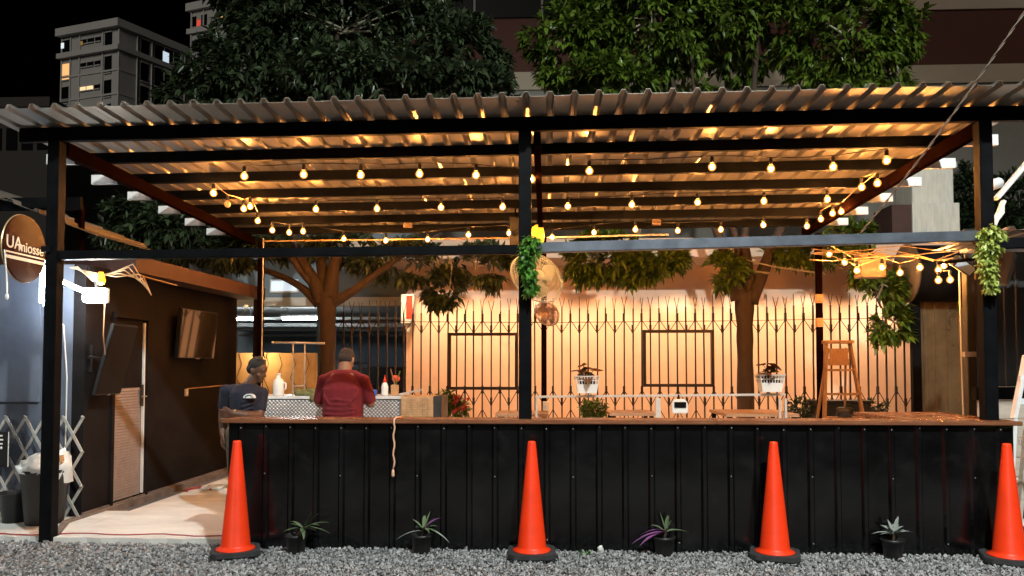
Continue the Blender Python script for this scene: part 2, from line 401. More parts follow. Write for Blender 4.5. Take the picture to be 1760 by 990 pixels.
# ================================================================== CANOPY (posts, beams, purlins, ribbed roof sheets)
def zr(x, y): return 3.60 - .025*(y - 6.4) + .008*x
can = thing('bar_canopy', 'black steel canopy with ribbed metal roof over the bar', 'canopy', (-.2, 6.4, 0))
def canopy():
    XL, XR, Y0, Y1 = -4.62, 3.92, 5.93, 10.95
    for x in (-4.235, -.18, 3.572): MB().beam((x, 6.4, .0), (x, 6.4, zr(x, 6.4)-.125), .105, .105).build('post', 'steel', can, bevel=.006)
    for x in (-4.02, -.04, 3.70): MB().beam((x, 10.6, .05), (x, 10.6, zr(x, 10.6)-.21), .075, .075).build('post', 'steel_red', can, bevel=.005)
    MB().beam((-4.56, 6.4, zr(-4.56, 6.4)-.062), (3.99, 6.4, zr(3.99, 6.4)-.062), .06, .12).build('front_beam', 'steel', can, bevel=.005)
    pe = None
    for k, y in enumerate((7.12, 7.85, 8.55, 9.25, 9.95, 10.6)):
        MB().beam((-4.52, y, zr(-4.52, y)-.053), (3.80, y, zr(3.80, y)-.053), .05, .10).build('purlin', 'steel', can)
        MB().beam((-4.80, y, zr(-4.7, y)-.054), (-4.523, y, zr(-4.5, y)-.054), .048, .097).build('purlin_end', 'zinc', can)
        MB().beam((3.803, y, zr(3.8, y)-.054), (4.10, y, zr(4.1, y)-.054), .048, .097).build('purlin_end', 'zinc', can)
    for x in (-4.20, -.08, 3.56):
        MB().beam((x, 6.46, zr(x, 6.46)-.165), (x, 10.75, zr(x, 10.75)-.165), .06, .12).build('rafter', 'steel_red', can)
    MB().beam((-4.18, 6.4, 2.455), (-.235, 6.4, 2.478), .07, .075).build('rail', 'steel', can, bevel=.005)
    MB().beam((-.125, 6.4, 2.49), (3.518, 6.4, 2.562), .075, .085).build('rail', 'steel_lamplit', can, bevel=.005)  # same black rail, its lamplit look carried by the lighter material
    sheets = 9; wsh = (XR-XL)/sheets; nrib = 5; p = wsh/nrib
    for i in range(sheets):
        x0 = XL + i*wsh; dz = .0025*(i % 2)
        mb = MB().corr((x0-.012, Y0, zr(x0, Y0)+dz), Vector((1, 0, .008)), Vector((0, 1, -.025)), Vector((0, 0, 1)), wsh+.024, Y1-Y0, p, .064, .030, .036, .002, start=.012)
        mb.build('roof_sheet', 'galv', can)
    # conduit with junction boxes under the back beam
    c = MB().tube([(-3.95, 10.50, 3.25), (-.15, 10.50, 3.27)], .011, 6).build('conduit', 'wire_tan', can)
    MB().tube([(.0, 10.50, 3.27), (1.66, 10.50, 3.30)], .013, 6).build('conduit', 'wire_white', can)
    for p_ in ((701, 386), (1128, 382)):
        q = at(*p_, 10.46); MB().bev(q.x-.06, q.x+.06, q.y-.03, q.y+.03, q.z-.04, q.z+.04, .006).build('junction_box', 'speaker_beige', can)
    # white wire running down the left back post and tape patches on the right one
    MB().tube([(-3.975, 10.555, 3.3), (-3.975, 10.555, 1.2)], .009, 5).build('cable', 'wire_white', can)
    for py in (513, 554):
        q = at(1408, py, 10.55); MB().box(3.70-.041, 3.70+.041, 10.6-.041, 10.6+.041, q.z-.06, q.z+.06).build('tape_patch', 'tape', can)
canopy()

# ================================================================== BAR COUNTER
cnt = thing('bar_counter', 'long black ribbed metal bar counter with varnished wooden top', 'bar counter', (.5, 6.3, 0))
def counter():
    X0, X1, YF, ZT = -2.63, 3.68, 6.27, 1.035
    n = 6; wd = (X1-X0)/n; p = wd/5
    sm = None
    for i in range(n):
        x0 = X0 + i*wd
        MB().corr((x0-(.008 if i else 0), YF-.0015*(i % 2), .0), (1, 0, 0), (0, 0, 1), (0, -1, 0), wd+.008, ZT-.004, p, .058, .026, .022, .0015, start=.008 if i else 0).build('cladding_sheet', 'clad', cnt)
        for j in range(5):
            xs = x0 + p*(j+.5)
            zs = [ZT-.03] + ([.62] if (i*5+j) % 3 == 1 else []) + ([.1] if (i*5+j) % 5 == 2 else [])
            for z in zs:
                z += random.uniform(-.012, .008)
                if sm is None:
                    sm = MB().ball((0, 0, 0), .006, .005, .006, 7, 4).build('screw', 'screw', cnt, smooth=True, local=True)
                    so_ = sm
                else: so_ = link_copy(sm, cnt)
                so_.location = Vector((xs+random.uniform(-.006, .006), YF-.026, z)) - WLOC[cnt.name]
    # left end and inner carcass
    MB().corr((X0, YF+.003, 0), (0, 1, 0), (0, 0, 1), (-1, 0, 0), .25, ZT-.004, .12, .05, .024, .018, .0015).build('end_sheet', 'clad', cnt)
    MB().box(X0+.02, X1-.02, YF+.22, YF+.25, .06, ZT-.006).build('inner_panel', 'clad_grey', cnt)
    MB().corr((X1, YF+.003, 0), (0, 1, 0), (0, 0, 1), (1, 0, 0), 1.55, ZT-.004, .186, .05, .024, .018, .0015).build('end_sheet', 'clad', cnt)
    # wooden planks of the top, butted end to end
    xs = [X0-.05, -.74, 1.35, X1+.05]
    for a, b in zip(xs[:-1], xs[1:]):
        MB().box(a+.001, b-.001, YF-.055, YF+.27, ZT, ZT+.034).build('top_plank', 'wood_top', cnt, bevel=.006)
    MB().box(X1-.75, X1+.05, YF+.273, YF+1.25, ZT, ZT+.032).build('top_plank', 'wood_top', cnt, bevel=.006)
counter()

# ================================================================== TRAFFIC CONES
def cone():
    t = thing('traffic_cone', 'x', 'traffic cone', (0, 0, 0), 'traffic cones along the counter')
    MB().lathe([(.150, .052), (.147, .058), (.118, .072), (.112, .085), (.032, .885), (.030, .893), (.024, .897), (.020, .89)], 36).build('cone_body', 'cone', t, True)
    b = MB(); s, c = .185, .05
    poly = [(-s+c, -s, .012), (s-c, -s, .012), (s, -s+c, .012), (s, s-c, .012), (s-c, s, .012), (-s+c, s, .012), (-s, s-c, .012), (-s, -s+c, .012)]
    b.prism(poly, (0, 0, .040))
    for sx in (-1, 1):
        for sy in (-1, 1): b.box(sx*.135-.035, sx*.135+.035, sy*.135-.035, sy*.135+.035, 0, .013)
    b.build('base', 'rubber', t, bevel=.006)
    return t
c0 = cone()
for i, (x, y, rz, lb) in enumerate([(-2.45, 6.00, .38, 'orange traffic cone at the left end of the bar counter'),
        (-.12, 6.06, .03, 'orange traffic cone in front of the middle canopy post'),
        (1.76, 6.09, -.28, 'orange traffic cone in front of the counter below the right basket planter'),
        (3.50, 6.05, -.35, 'orange traffic cone at the right end of the bar, cut by the frame')]):
    o = c0 if i == 0 else dup(c0, (0, 0, 0))
    o.location = (x, y, .018); o.rotation_euler = (R(.6*(i % 2)), 0, rz); o['label'] = lb

# ================================================================== SMALL POT PLANTS ON THE GRAVEL
def pot_plant(loc, lb, leaves, m, extra=None, tilt=0):
    t = thing('potted_plant', lb, 'plant', loc, 'pot plants along the counter foot')
    MB().lathe([(.062, 0), (.066, .01), (.082, .125), (.090, .128), (.090, .148), (.080, .148), (.076, .12), (.0, .118)], 20).build('pot', 'pot', t, True, local=True)
    MB().tube([(0, 0, .11), (.012+tilt*.3, 0, .17), (.02+tilt, -.01, .21)], [.012, .010, .006], 6).build('stem', 'bark', t, local=True)
    for k, (az, el, L, wd, mm) in enumerate(leaves):
        # each long pointed leaf is its own bent blade
        d = Vector((math.cos(az)*math.cos(el), math.sin(az)*math.cos(el), math.sin(el))); sd = d.cross(Vector((0, 0, 1))).normalized() if abs(el) < 1.45 else Vector((1, 0, 0))
        p = Vector((.012+tilt*.8, 0, .17 + .03*random.random())); mb = MB(); n = 6; vs = []
        for i in range(n+1):
            f = i/n; c = p + d*L*f + Vector((0, 0, -.35*L*f*f*math.cos(el))); wv = wd*math.sin(math.pi*min(.98, .12+.86*f))*.5
            vs += [c - sd*wv + Vector((0, 0, wv*.5)), c, c + sd*wv + Vector((0, 0, wv*.5))]
        mb.add(vs, [q for i in range(n) for q in ((3*i, 3*i+1, 3*i+4, 3*i+3), (3*i+1, 3*i+2, 3*i+5, 3*i+4))])
        mb.build('leaf', mm or m, t, True, local=True)
    return t
def fan_leaves(n, L=(.13, .22), el=(.1, 1.2), wd=.03, m=None): return [(random.uniform(0, 6.28), random.uniform(*el), random.uniform(*L)*.88, wd*random.uniform(.7, 1.2), m) for _ in range(n)]
pot_plant((-2.0, 6.10, .016), 'potted palm-like plant with thin green leaves beside the leftmost cone', fan_leaves(13, (.14, .24), (.0, 1.2), .026) + [(.3, .5, .24, .026, None), (.0, .9, .22, .026, None), (.2, .1, .22, .024, None)], 'leaf_spider', tilt=.05)
pot_plant((-1.0, 6.15, .016), 'potted plant with long drooping leaves and one purple blade', fan_leaves(10, (.12, .22), (.1, 1.3), .026) + [(.6, .7, .2, .028, 'leaf_purple'), (3.3, .05, .22, .022, 'leaf_grey'), (-.5, .0, .26, .02, 'leaf_grey')], 'leaf_spider')
pot_plant((.92, 6.16, .016), 'potted plant with a purple shoot hanging out to its left', fan_leaves(8, (.12, .2), (.3, 1.4), .03) + [(3.2, .0, .27, .04, 'leaf_purple'), (3.4, -.1, .22, .05, 'leaf_purple'), (2.9, .1, .2, .03, 'leaf_purple'), (.1, .3, .2, .03, None)], 'leaf_spider')
pot_plant((2.68, 6.15, .016), 'potted plant with pale grey pointed leaves near the right cone', fan_leaves(14, (.1, .19), (.2, 1.4), .034) + [(.3, .3, .22, .03, None), (2.9, .3, .17, .03, None)], 'leaf_grey')

# ================================================================== LEFT BUILDING
lb_ = thing('dark_kiosk', 'low dark brown building with sloping fascia at the left of the bar', 'building', (-6.5, 9, 0))
def kiosk():
    XW, YF, YB, ZT = -4.50, 7.29, 10.95, 2.50
    # right side wall with a door opening, front wall, back wall
    dy0, dy1, dz1 = atx(190, 880, XW).y, atx(246, 860, XW).y, atx(200, 545, XW).z
    w_ = MB(); w_.box(XW-.12, XW, YF, dy0, .0, ZT); w_.box(XW-.12, XW, dy1, YB, .0, ZT); w_.box(XW-.12, XW, dy0, dy1, dz1, ZT)
    w_.build('wall', 'leftwall', lb_)
    MB().box(-9.0, XW-.123, YF-.002, YF+.12, 0, ZT).build('front_wall', 'leftfront', lb_)
    MB().box(-9.0, XW-.123, YB-.1, YB, 0, ZT).build('back_wall', 'leftwall', lb_)
    # door: frame, upper leaf, louvred lower panel
    f = MB(); f.box(XW-.02, XW+.025, dy0-.05, dy0, .05, dz1+.05); f.box(XW-.02, XW+.025, dy1, dy1+.05, .05, dz1+.05); f.box(XW-.02, XW+.025, dy0, dy1, dz1, dz1+.05)
    fr = f.build('door_frame', 'leftwall', lb_)
    zl = 1.27
    d = MB().box(XW-.055, XW-.02, dy0+.006, dy1-.035, zl+.002, dz1-.005).build('door', 'leftwall', lb_)
    MB().box(XW-.055, XW-.026, dy0+.006, dy1-.035, .09, zl).build('lower_panel', 'doorlow', d)
    nb = 38; h = (zl-.10)/nb
    for k in range(nb):
        MB().prism([(XW-.027, dy0+.02, .095+k*h), (XW-.016, dy0+.02, .095+k*h+.004), (XW-.025, dy0+.02, .095+k*h+h*.8)], (0, dy1-dy0-.075, 0)).build('slat', 'doorlow', d)
    MB().beam((XW-.012, dy1-.018, .1), (XW-.012, dy1-.018, dz1-.03), .022, .030).build('light_gap_strip', 'white', d)  # white strip stands in for light showing through the door gap
    MB().beam((XW-.002, dy1-.06, 1.06), (XW-.002, dy1-.06, 1.30), .012, .05).build('lock_plate', 'black_plastic', d)
    MB().tube([(XW+.0, dy1-.06, 1.17), (XW+.05, dy1-.06, 1.17), (XW+.05, dy1-.16, 1.17)], .009, 6).build('handle', 'screw', d)
    MB().box(XW-.0, XW+.02, YF, YB, .05, .085).build('skirting', 'concrete_edge', lb_)
    # roof slab with wide fascia over the side wall
    r = MB(); r.prism([(-9.0, YF-.25, ZT), (XW+.25, YF+.45, ZT-.02), (XW+.36, YB+.15, ZT-.02), (-9.0, YB+.15, ZT)], (0, 0, .17))
    rf = r.build('roof', 'fascia', lb_)
    MB().beam((XW+.30, YB-.02, 1.0), (XW+.30, YB-.02, ZT-.03), .07, .07).build('corner_post', 'leftwall', lb_)
    # flat panel let into the front wall
    p = MB(); p.box(-6.6, -4.93, YF-.03, YF-.003, 1.15, 2.28); pn = p.build('wall_panel', 'leftfront', lb_, bevel=.008)
    # thin conduit and switch on the side wall
    a, b = atx(322, 668, XW+.012), atx(388, 662, XW+.012)
    MB().tube([a + Vector((0, 0, -.05)), a, b], .008, 5).build('conduit', 'wire_tan', lb_)
    s_ = atx(321, 674, XW+.02); MB().bev(XW+.001, XW+.03, s_.y-.03, s_.y+.03, s_.z-.05, s_.z+.04, .006).build('switch', 'white', lb_)
    # wires bunched under the eave
    for k in range(5):
        q = [Vector((-4.62+.03*k, 7.22-.02*k, 2.46)), Vector((-4.35, 7.15, 2.40-.02*k)), Vector((-4.12+.04*k, 7.15, 2.36+.03*k)), Vector((-3.98, 7.3+.06*k, 2.40-.045*k)), Vector((-4.2, 7.8, 2.44)), Vector((-4.24, 8.6, 2.43))]
        MB().tube(q, .006, 5).build('wire', 'wire_tan', lb_)
kiosk()
def tv(name, lb, c4, thick, m):
    t = thing(name, lb, 'television', c4[0]); n = (c4[1]-c4[0]).cross(c4[3]-c4[0]).normalized()
    if n.x < 0: n = -n
    MB().prism([p - n*thick for p in c4], n*thick*.98).build('casing', 'black_plastic', t, bevel=.004)
    cen = sum(c4, Vector())/4
    MB().prism([cen + (p-cen)*.965 + n*.0005 for p in c4], n*.003).build('screen', m, t)
    MB().beam(c4[0]*.5+c4[1]*.5 - n*.004 , c4[0]*.52+c4[1]*.48+(c4[1]-c4[0])*.1 - n*.004, .02, .012).build('sensor', 'screw', t)
    return t, n, cen
TX = -4.35
a, b = atx(163, 680, TX), atx(207, 677, TX); a.z = b.z = (a.z+b.z)/2
dz = .69; t1, n1, c1 = tv('television', 'black screen tilted forward over the door of the dark building', [a, b, b+Vector((.16, .03, dz)), a+Vector((.16, .03, dz))], .035, 'screen')
m_ = MB(); m_.tube([(-4.5, c1.y-.1, c1.z+.02), (-4.42, c1.y-.22, c1.z+.03), (-4.34, c1.y-.05, c1.z)], .014, 6); m_.beam((-4.495, c1.y-.1, c1.z-.12), (-4.495, c1.y-.1, c1.z+.15), .05, .02)
m_.build('wall_arm', 'black_plastic', t1)
a, b = atx(305, 617, -4.40), atx(361, 613, -4.40); b.z = a.z = 1.60; b = b + Vector((.055, 0, 0))
tv('television', 'shiny wall screen reflecting the lit yard beside the eave post', [a, b, b+Vector((.05, 0, .60)), a+Vector((.05, 0, .60))], .05, 'screen_gloss')

# lamps at the left corner
t = thing('strip_light', 'bright vertical white tube lamp behind the left canopy post', 'lamp', (-4.67, 6.9, 2.08))
MB().tube([(-4.665, 6.88, 2.09), (-4.665, 6.88, 2.52)], .02, 8).build('tube', 'strip_light', t, True)
MB().box(-4.672, -4.658, 6.905, 6.92, 2.06, 2.55).build('holder', 'white', t)
MB().tube([(-4.665, 6.92, 2.06), (-4.66, 7.2, 1.9), (-4.66, 7.27, 1.4), (-4.66, 7.27, .3)], .007, 5).build('cable', 'wire_white', t)
t = thing('tube_lamp', 'slanted white tube lamp beside the flood lamp at the kiosk corner', 'lamp', (-4.5, 7.0, 2.3))
MB().tube([at(106, 484, 7.0), at(141, 500, 7.0)], .016, 8).build('tube', 'strip_light', t, True)
MB().beam(at(104, 480, 7.03), at(143, 497, 7.03), .03, .02).build('holder', 'white', t)
t = thing('flood_lamp', 'glaring box flood lamp with bulb on the kiosk corner', 'lamp', (-4.3, 7.1, 2.1))
MB().bev(-4.395, -4.195, 7.05, 7.12, 2.110, 2.245, .02).build('lens', 'flood_light', t, True)
MB().bev(-4.40, -4.19, 7.125, 7.17, 2.105, 2.25, .01).build('housing', 'white', t)
MB().tube([(-4.3, 7.15, 2.24), (-4.36, 7.18, 2.40), (-4.44, 7.25, 2.46)], .018, 7).build('bracket', 'black_plastic', t)
MB().tube([(-4.22, 7.14, 2.12), (-4.24, 7.16, 1.8), (-4.27, 7.25, 1.6)], .005, 5).build('cable', 'wire_tan', t)
bl = MB().lathe([(0, -.05), (.03, -.035), (.042, 0), (.03, .05), (.02, .08)], 12, (-4.24, 7.1, 2.32)).build('bulb', 'amber', t, True)

# oval hanging sign, a round disc turned away from the lens
t = thing('oval_sign', 'round brown sign with pale lettering hung at the left post', 'sign', (-4.44, 6.3, 2.5))
SR = .285; th = R(93); ux = Vector((math.cos(th), math.sin(th), 0)); un = Vector((math.sin(th), -math.cos(th), 0)); sc_ = Vector((-4.445, 6.3, 2.50))
ring = lambda r, k=48: [sc_ + ux*(r*math.cos(2*math.pi*i/k)) + Vector((0, 0, r*math.sin(2*math.pi*i/k))) for i in range(k)]
MB().prism([p + un*.0 for p in ring(SR)], un*.02).build('disc', 'sign_brown', t)
MB().tube(ring(SR) + ring(SR)[:2], .007, 5, False).build('rim', 'sign_gold', t)
def text_mesh(body, size, name, m, parent, M, shear=0):
    cu = bpy.data.curves.new(name, 'FONT'); cu.body = body; cu.size = size; cu.extrude = .002; cu.align_x = 'CENTER'; cu.shear = shear
    tmp = bpy.data.objects.new(name, cu); COL.objects.link(tmp); bpy.context.view_layer.update()
    me = bpy.data.meshes.new_from_object(tmp.evaluated_get(bpy.context.evaluated_depsgraph_get())); bpy.data.objects.remove(tmp)
    me.transform(M); me.transform(Matrix.Translation(-WLOC[parent.name])); me.materials.clear()
    return finish(name, me, m, parent)
MT = Matrix.Translation(sc_ + un*.024 + Vector((0, 0, .0))) @ Matrix((( ux.x, 0, un.x, 0), (ux.y, 0, un.y, 0), (0, 1, 0, 0), (0, 0, 0, 1)))
text_mesh('UA', .15, 'lettering', 'sign_letter', t, MT @ Matrix.Translation((-.16, -.02, 0)))
text_mesh('miosse', .125, 'lettering', 'sign_letter', t, MT @ Matrix.Translation((.07, -.03, 0)))
for z, h in ((-.055, .012), (-.095, .026)):
    q = sc_ + un*.022 + Vector((0, 0, z)); MB().beam(q - ux*.26, q + ux*.27, .006, h).build('stripe', 'sign_letter', t)
MB().tube([sc_ - ux*.29 + un*.03 + Vector((0, 0, -.05)), sc_ - ux*.27 + un*.04 + Vector((0, 0, -.25)), sc_ - ux*.26 + un*.04 + Vector((0, 0, -.40))], .006, 5).build('cord', 'wire_white', t)
MB().ball(sc_ - ux*.26 + un*.04 + Vector((0, 0, -.43)), .014, .014, .028).build('cord_pull', 'white', t, True)
MB().beam((-4.30, 6.32, 2.50), (-4.235, 6.345, 2.50), .03, .05).build('bracket', 'steel', t)

# silver folding gate in front of the kiosk wall, plaque on it, dustbins
t = thing('folding_gate', 'pale metal scissor gate folded across the kiosk front', 'gate', (-5.0, 7.2, 0))
sg = .19/.33; XR_ = -4.45
def gate_bar(xa, za, xb, zb, off):
    MB().beam((xa, 7.20+off, za), (xb, 7.20+off, zb), .010, .026).build('lattice_bar', 'gate_silver', t)
    MB().ball((xa, 7.188, za), .013, .010, .013, 8, 5).build('rivet', 'gate_silver', t, True)
for k in range(0, 8):
    x = XR_ - .19*k
    gate_bar(x, 1.02, x - sg*.97, .05, .013)
    if k: ze = max(.05, 1.02 - (XR_-x)/sg); gate_bar(x, 1.02, x + sg*(1.02-ze), ze, -.006)
for zv in (.69, .36):
    gate_bar(XR_, zv, XR_ - sg*(zv-.05), .05, .013)
t = thing('plaque', 'black plaque with white strokes hung on the scissor gate', 'sign', (-5.2, 7.1, .7))
q0, q1 = at(-40, 742, 7.1), at(15, 802, 7.1)
MB().box(q0.x, q1.x, 7.09, 7.105, q1.z, q0.z).build('panel', 'black_plastic', t, bevel=.004)
MB().tube([(q1.x, 7.088, q1.z), (q1.x, 7.088, q0.z)], .004, 5).build('edge', 'wire_white', t)
for k, (py, x0, x1) in enumerate([(749, -16, 4), (756, -16, 5), (763, -16, 4)]):
    a, b = at(x0, py, 7.086), at(x1, py, 7.086); MB().tube([a, b], .009, 6).build('stroke', 'white', t)
MB().ball(at(2, 770, 7.086), .013, .006, .013).build('stroke', 'white', t, True)
t = thing('dustbin', 'tall black dustbin with a white bag over its rim', 'bin', (-4.66, 6.98, .05))
MB().lathe([(.155, 0), (.16, .02), (.205, .47), (.212, .475), (.212, .50), (.198, .50), (.15, .06), (0, .05)], 24, (-4.66, 6.98, .05)).build('tub', 'pot', t, True)
bm_ = MB(); n = 26; vs = []; prof = [(.21, -.03), (.222, .01), (.215, .03), (.17, .07), (.12, .10), (.06, .13), (.0, .14)]
for i, (r, z) in enumerate(prof):
    for j in range(n):
        th_ = 2*math.pi*j/n; wv = .02*math.sin(5*th_+i)+.015*math.sin(9*th_+2*i); dz_ = (-.11*max(0, math.cos(th_-.2))**4 if i == 0 else 0) + (.07*max(0, math.cos(th_-.6))**3 if 2 <= i < 5 else 0)
        vs.append((-4.66+(r+wv)*math.cos(th_), 6.98+(r+wv)*math.sin(th_), .55+z+wv*.6+dz_))
bm_.add(vs, [(i*n+j, i*n+(j+1) % n, (i+1)*n+(j+1) % n, (i+1)*n+j) for i in range(len(prof)-1) for j in range(n)])
bm_.build('bag', 'bag', t, True)
MB().beam((-4.56, 6.9, .64), (-4.44, 6.88, .66), .05, .06).build('carton', 'cardboard', t)
t = thing('small_bin', 'small dark bucket beside the tall dustbin', 'bin', (-4.95, 7.03, .05))
MB().lathe([(.10, 0), (.125, .26), (.133, .265), (.133, .28), (.12, .28), (.1, .05), (0, .04)], 20, (-4.98, 7.03, .05)).build('tub', 'pot', t, True)
# red wire along the floor edge
pts = [Vector((-5.6 + .1*k, 6.48 + .03*math.sin(k*.9) - .03*math.sin(k*.23) + random.uniform(-.012, .012), .06)) for k in range(30)]
tag(MB().tube(pts, .006, 5).build('cable', 'wire_red'), 'thin red cable lying along the edge of the concrete floor', 'cable')
# clutter on the floor at the back of the passage
q = atz(345, 843, .06); tag(MB().tube([q + Vector((.13*math.cos(k*.5)-.02, .16*math.sin(k*.5), .012)) for k in range(9)], .012, 6).build('hose_ring', 'wire_red'), 'dark red bent hose piece on the concrete floor', 'hose')
q = atz(365, 840, .06); tag(MB().bev(q.x-.1, q.x+.12, q.y-.1, q.y+.15, .057, .09, .01).build('paper_packet', 'bag'), 'pale flat packet on the floor beside the bent hose', 'packet')

# neighbouring lean-to roof at the far left
t = thing('lean_to_roof', 'small ribbed metal lean-to roof at the left edge', 'roof', (-5.4, 8.2, 3.2))
for i in range(2): MB().corr((-6.66+i*1.0, 7.6, 3.62-i*.38*.98), Vector((.93, 0, -.36)).normalized(), (0, 1, 0), Vector((.36, 0, .93)), 1.07, 1.6, .3, .09, .04, .035, .002).build('roof_sheet', 'galv', t)
MB().beam((-6.6, 7.75, 3.2), (-4.85, 7.75, 3.2), .05, .13).build('beam', 'steel', t)
MB().beam((-4.93, 7.85, 2.65), (-4.93, 7.85, 3.2), .07, .07).build('post', 'steel_red', t)

# ================================================================== STRING LIGHTS
_bulb = {}
def string_light(lb, pts, cable_pts=None, m='wire', drop=.10, off=()):
    t = thing('string_light', lb, 'string lights', pts[0], 'strings of warm bulbs')
    L = WLOC[t.name]
    if cable_pts is None:
        cable_pts = []
        for i, p in enumerate(pts):
            cable_pts.append(p + Vector((0, 0, drop)))
            if i < len(pts)-1:
                q = pts[i+1]; mid = (p+q)/2 + Vector((0, 0, drop + .012*min(1, (q-p).length) * (1 if i % 2 else -1))); cable_pts.append(mid)
    MB().tube(cable_pts, .005, 5).build('cable', m, t)
    for i, p in enumerate(pts):
        lit = i not in off; key = lit
        if key not in _bulb:
            b = MB().lathe([(0, -.044), (.017, -.040), (.032, -.026), (.038, -.006), (.032, .014), (.018, .03), (.012, .034)], 10).build('bulb', 'bulb_glass' if lit else 'bulb_off', t, True, local=True)
            MB().ball((0, 0, -.006), .017, .017, .020, 8, 6).build('filament', 'bulb' if lit else 'wire', b, True, local=True)
            s_ = MB().lathe([(.016, .0345), (.019, .038), (.019, .085), (.010, .095), (.004, drop)], 8).build('socket', 'wire', b, local=True)
            _bulb[key] = (b, list(b.children))
        else:
            b = link_copy(_bulb[key][0], t)
            for ch in _bulb[key][1]: link_copy(ch, b)
        b.location = p - L
    return t
Z1, Z2, Z3 = 3.335, 3.295, 3.235
ul = lambda l, z: [atz(x, y, z) for x, y in l]
string_light('front left string of bulbs under the second purlin', ul([(420,302),(522,299),(620,300),(721,298),(818,300),(914,307)], Z1))
string_light('front right string of bulbs from the middle post', ul([(1013,293),(1224,286),(1325,289),(1432,286),(1524,275)], Z1+.03))
string_light('middle left string of bulbs under the roof', ul([(543,359),(648,358),(758,356),(864,355)], Z2))
string_light('middle right string of bulbs under the roof', ul([(976,354),(1086,351),(1199,347),(1313,345),(1422,342)], Z2+.01))
string_light('left back string of bulbs before the forked tree', ul([(468,395),(497,399),(521,397),(591,410),(663,413),(735,411),(805,403),(875,400)], Z3-.02))
string_light('right back string of bulbs ending at the bright rail', ul([(949,407),(1021,399),(1092,394),(1165,396),(1239,394),(1312,386),(1387,388)], Z3))
string_light('short diagonal string of bulbs along the left rafter', ul([(367,331),(391,350),(419,358),(430,354),(443,379)], 3.30), m='wire_tan', off=(1,))
string_light('short diagonal string of bulbs along the right rafter', ul([(1481,321),(1508,314),(1446,363),(1431,366),(1411,376)], 3.32), m='wire_tan')
string_light('drooping cluster of bulbs and wires below the right rail', [at(x, y, 8.6 + .12*math.sin(i*2.1)) for i, (x, y) in enumerate([(1425,436),(1452,450),(1473,464),(1516,459),(1547,468),(1581,459),(1613,463),(1622,456),(1613,481),(1633,480)])], m='wire_tan')
t = thing('wire_bundle', 'tangle of orange lit wires looped below the right rail', 'wires', at(1530, 430, 8.5))
for k in range(5):
    q = [at(1395 + i*42 + 6*math.sin(k+i), 428 + 5*math.sin(i*1.3+k*1.7) + k*4 + (12 if i in (2, 5) and k % 2 else 0), 8.45 + .04*k) for i in range(7)]
    MB().tube(q, .006, 5).build('wire', 'wire_tan', t)
t = thing('amber_lamp', 'glowing yellow lamp shade beside the middle post', 'lamp', at(924, 405, 9.9))
MB().lathe([(0, -.15), (.05, -.14), (.085, -.07), (.09, .03), (.07, .10), (.03, .13)], 16, at(924, 404, 9.9)).build('shade', 'amber', t, True)
p = at(924, 404, 9.9); MB().tube([p + Vector((0, 0, .13)), p + Vector((0, 0, .3))], .015, 6).build('stem', 'steel', t)
t = thing('hanging_speaker', 'dark box speaker behind the middle post under the roof', 'speaker', at(886, 400, 9.6))
p = at(886, 402, 9.6); MB().bev(p.x-.07, p.x+.06, 9.5, 9.72, p.z-.18, p.z+.20, .012).build('cabinet', 'black_plastic', t)
MB().lathe([(.045, 0), (.04, .006), (.01, .015)], 16, (p.x-.0, 9.498, p.z), Euler((R(90), 0, 0)).to_matrix()).build('driver', 'rubber', t, True)
MB().tube([(p.x, 9.6, p.z+.19), (p.x, 9.6, p.z+.33)], .012, 6).build('bracket', 'steel', t)

# ================================================================== BACK WALL WITH DOWNLIGHTS
bw = thing('peach_building', 'peach plastered wall with scalloped downlights behind the scissor fence', 'building', (2, 13.4, 0))
MB().box(-2.47, 8.2, 13.4, 13.65, 0, 3.248).build('wall', 'peach', bw)
MB().box(-2.47, -2.30, 13.652, 16, 0, 3.248).build('side_wall', 'peach', bw)
MB().box(-3.6, 8.4, 12.40, 18, 3.25, 3.52).build('eave', 'soffit', bw)
MB().box(-3.6, 8.4, 12.35, 12.397, 3.255, 3.56).build('eave_trim', 'soffit', bw)
xs_dl = [at(x, 448, 12.65).x for x in (722, 819, 937, 1056, 1175, 1295, 1415, 1535)]
dlr = dll = None
for i, x in enumerate(xs_dl):
    if dlr is None:
        dlr = MB().lathe([(.055, 0), (.055, -.012), (.04, -.014), (.04, -.004)], 16).build('downlight', 'white', bw, True, local=True)
        dll = MB().lathe([(.039, -.006), (0, -.007)], 14).build('lens', 'downlight', dlr, local=True)
        o = dlr
    else:
        o = link_copy(dlr, bw); link_copy(dll, o)
    o.location = Vector((x, 12.65, 3.249)) - WLOC[bw.name]
    l = bpy.data.lights.new('downlight_beam', 'SPOT'); l.energy = 165; l.color = (1, .66, .39); l.spot_size = R(120); l.spot_blend = .5; l.shadow_soft_size = .03
    lo_ = bpy.data.objects.new('downlight_beam', l); COL.objects.link(lo_); lo_.parent = bw; lo_.location = Vector((x, 12.65, 3.225)) - WLOC[bw.name]
    lo_.rotation_euler = (0, 0, 0)

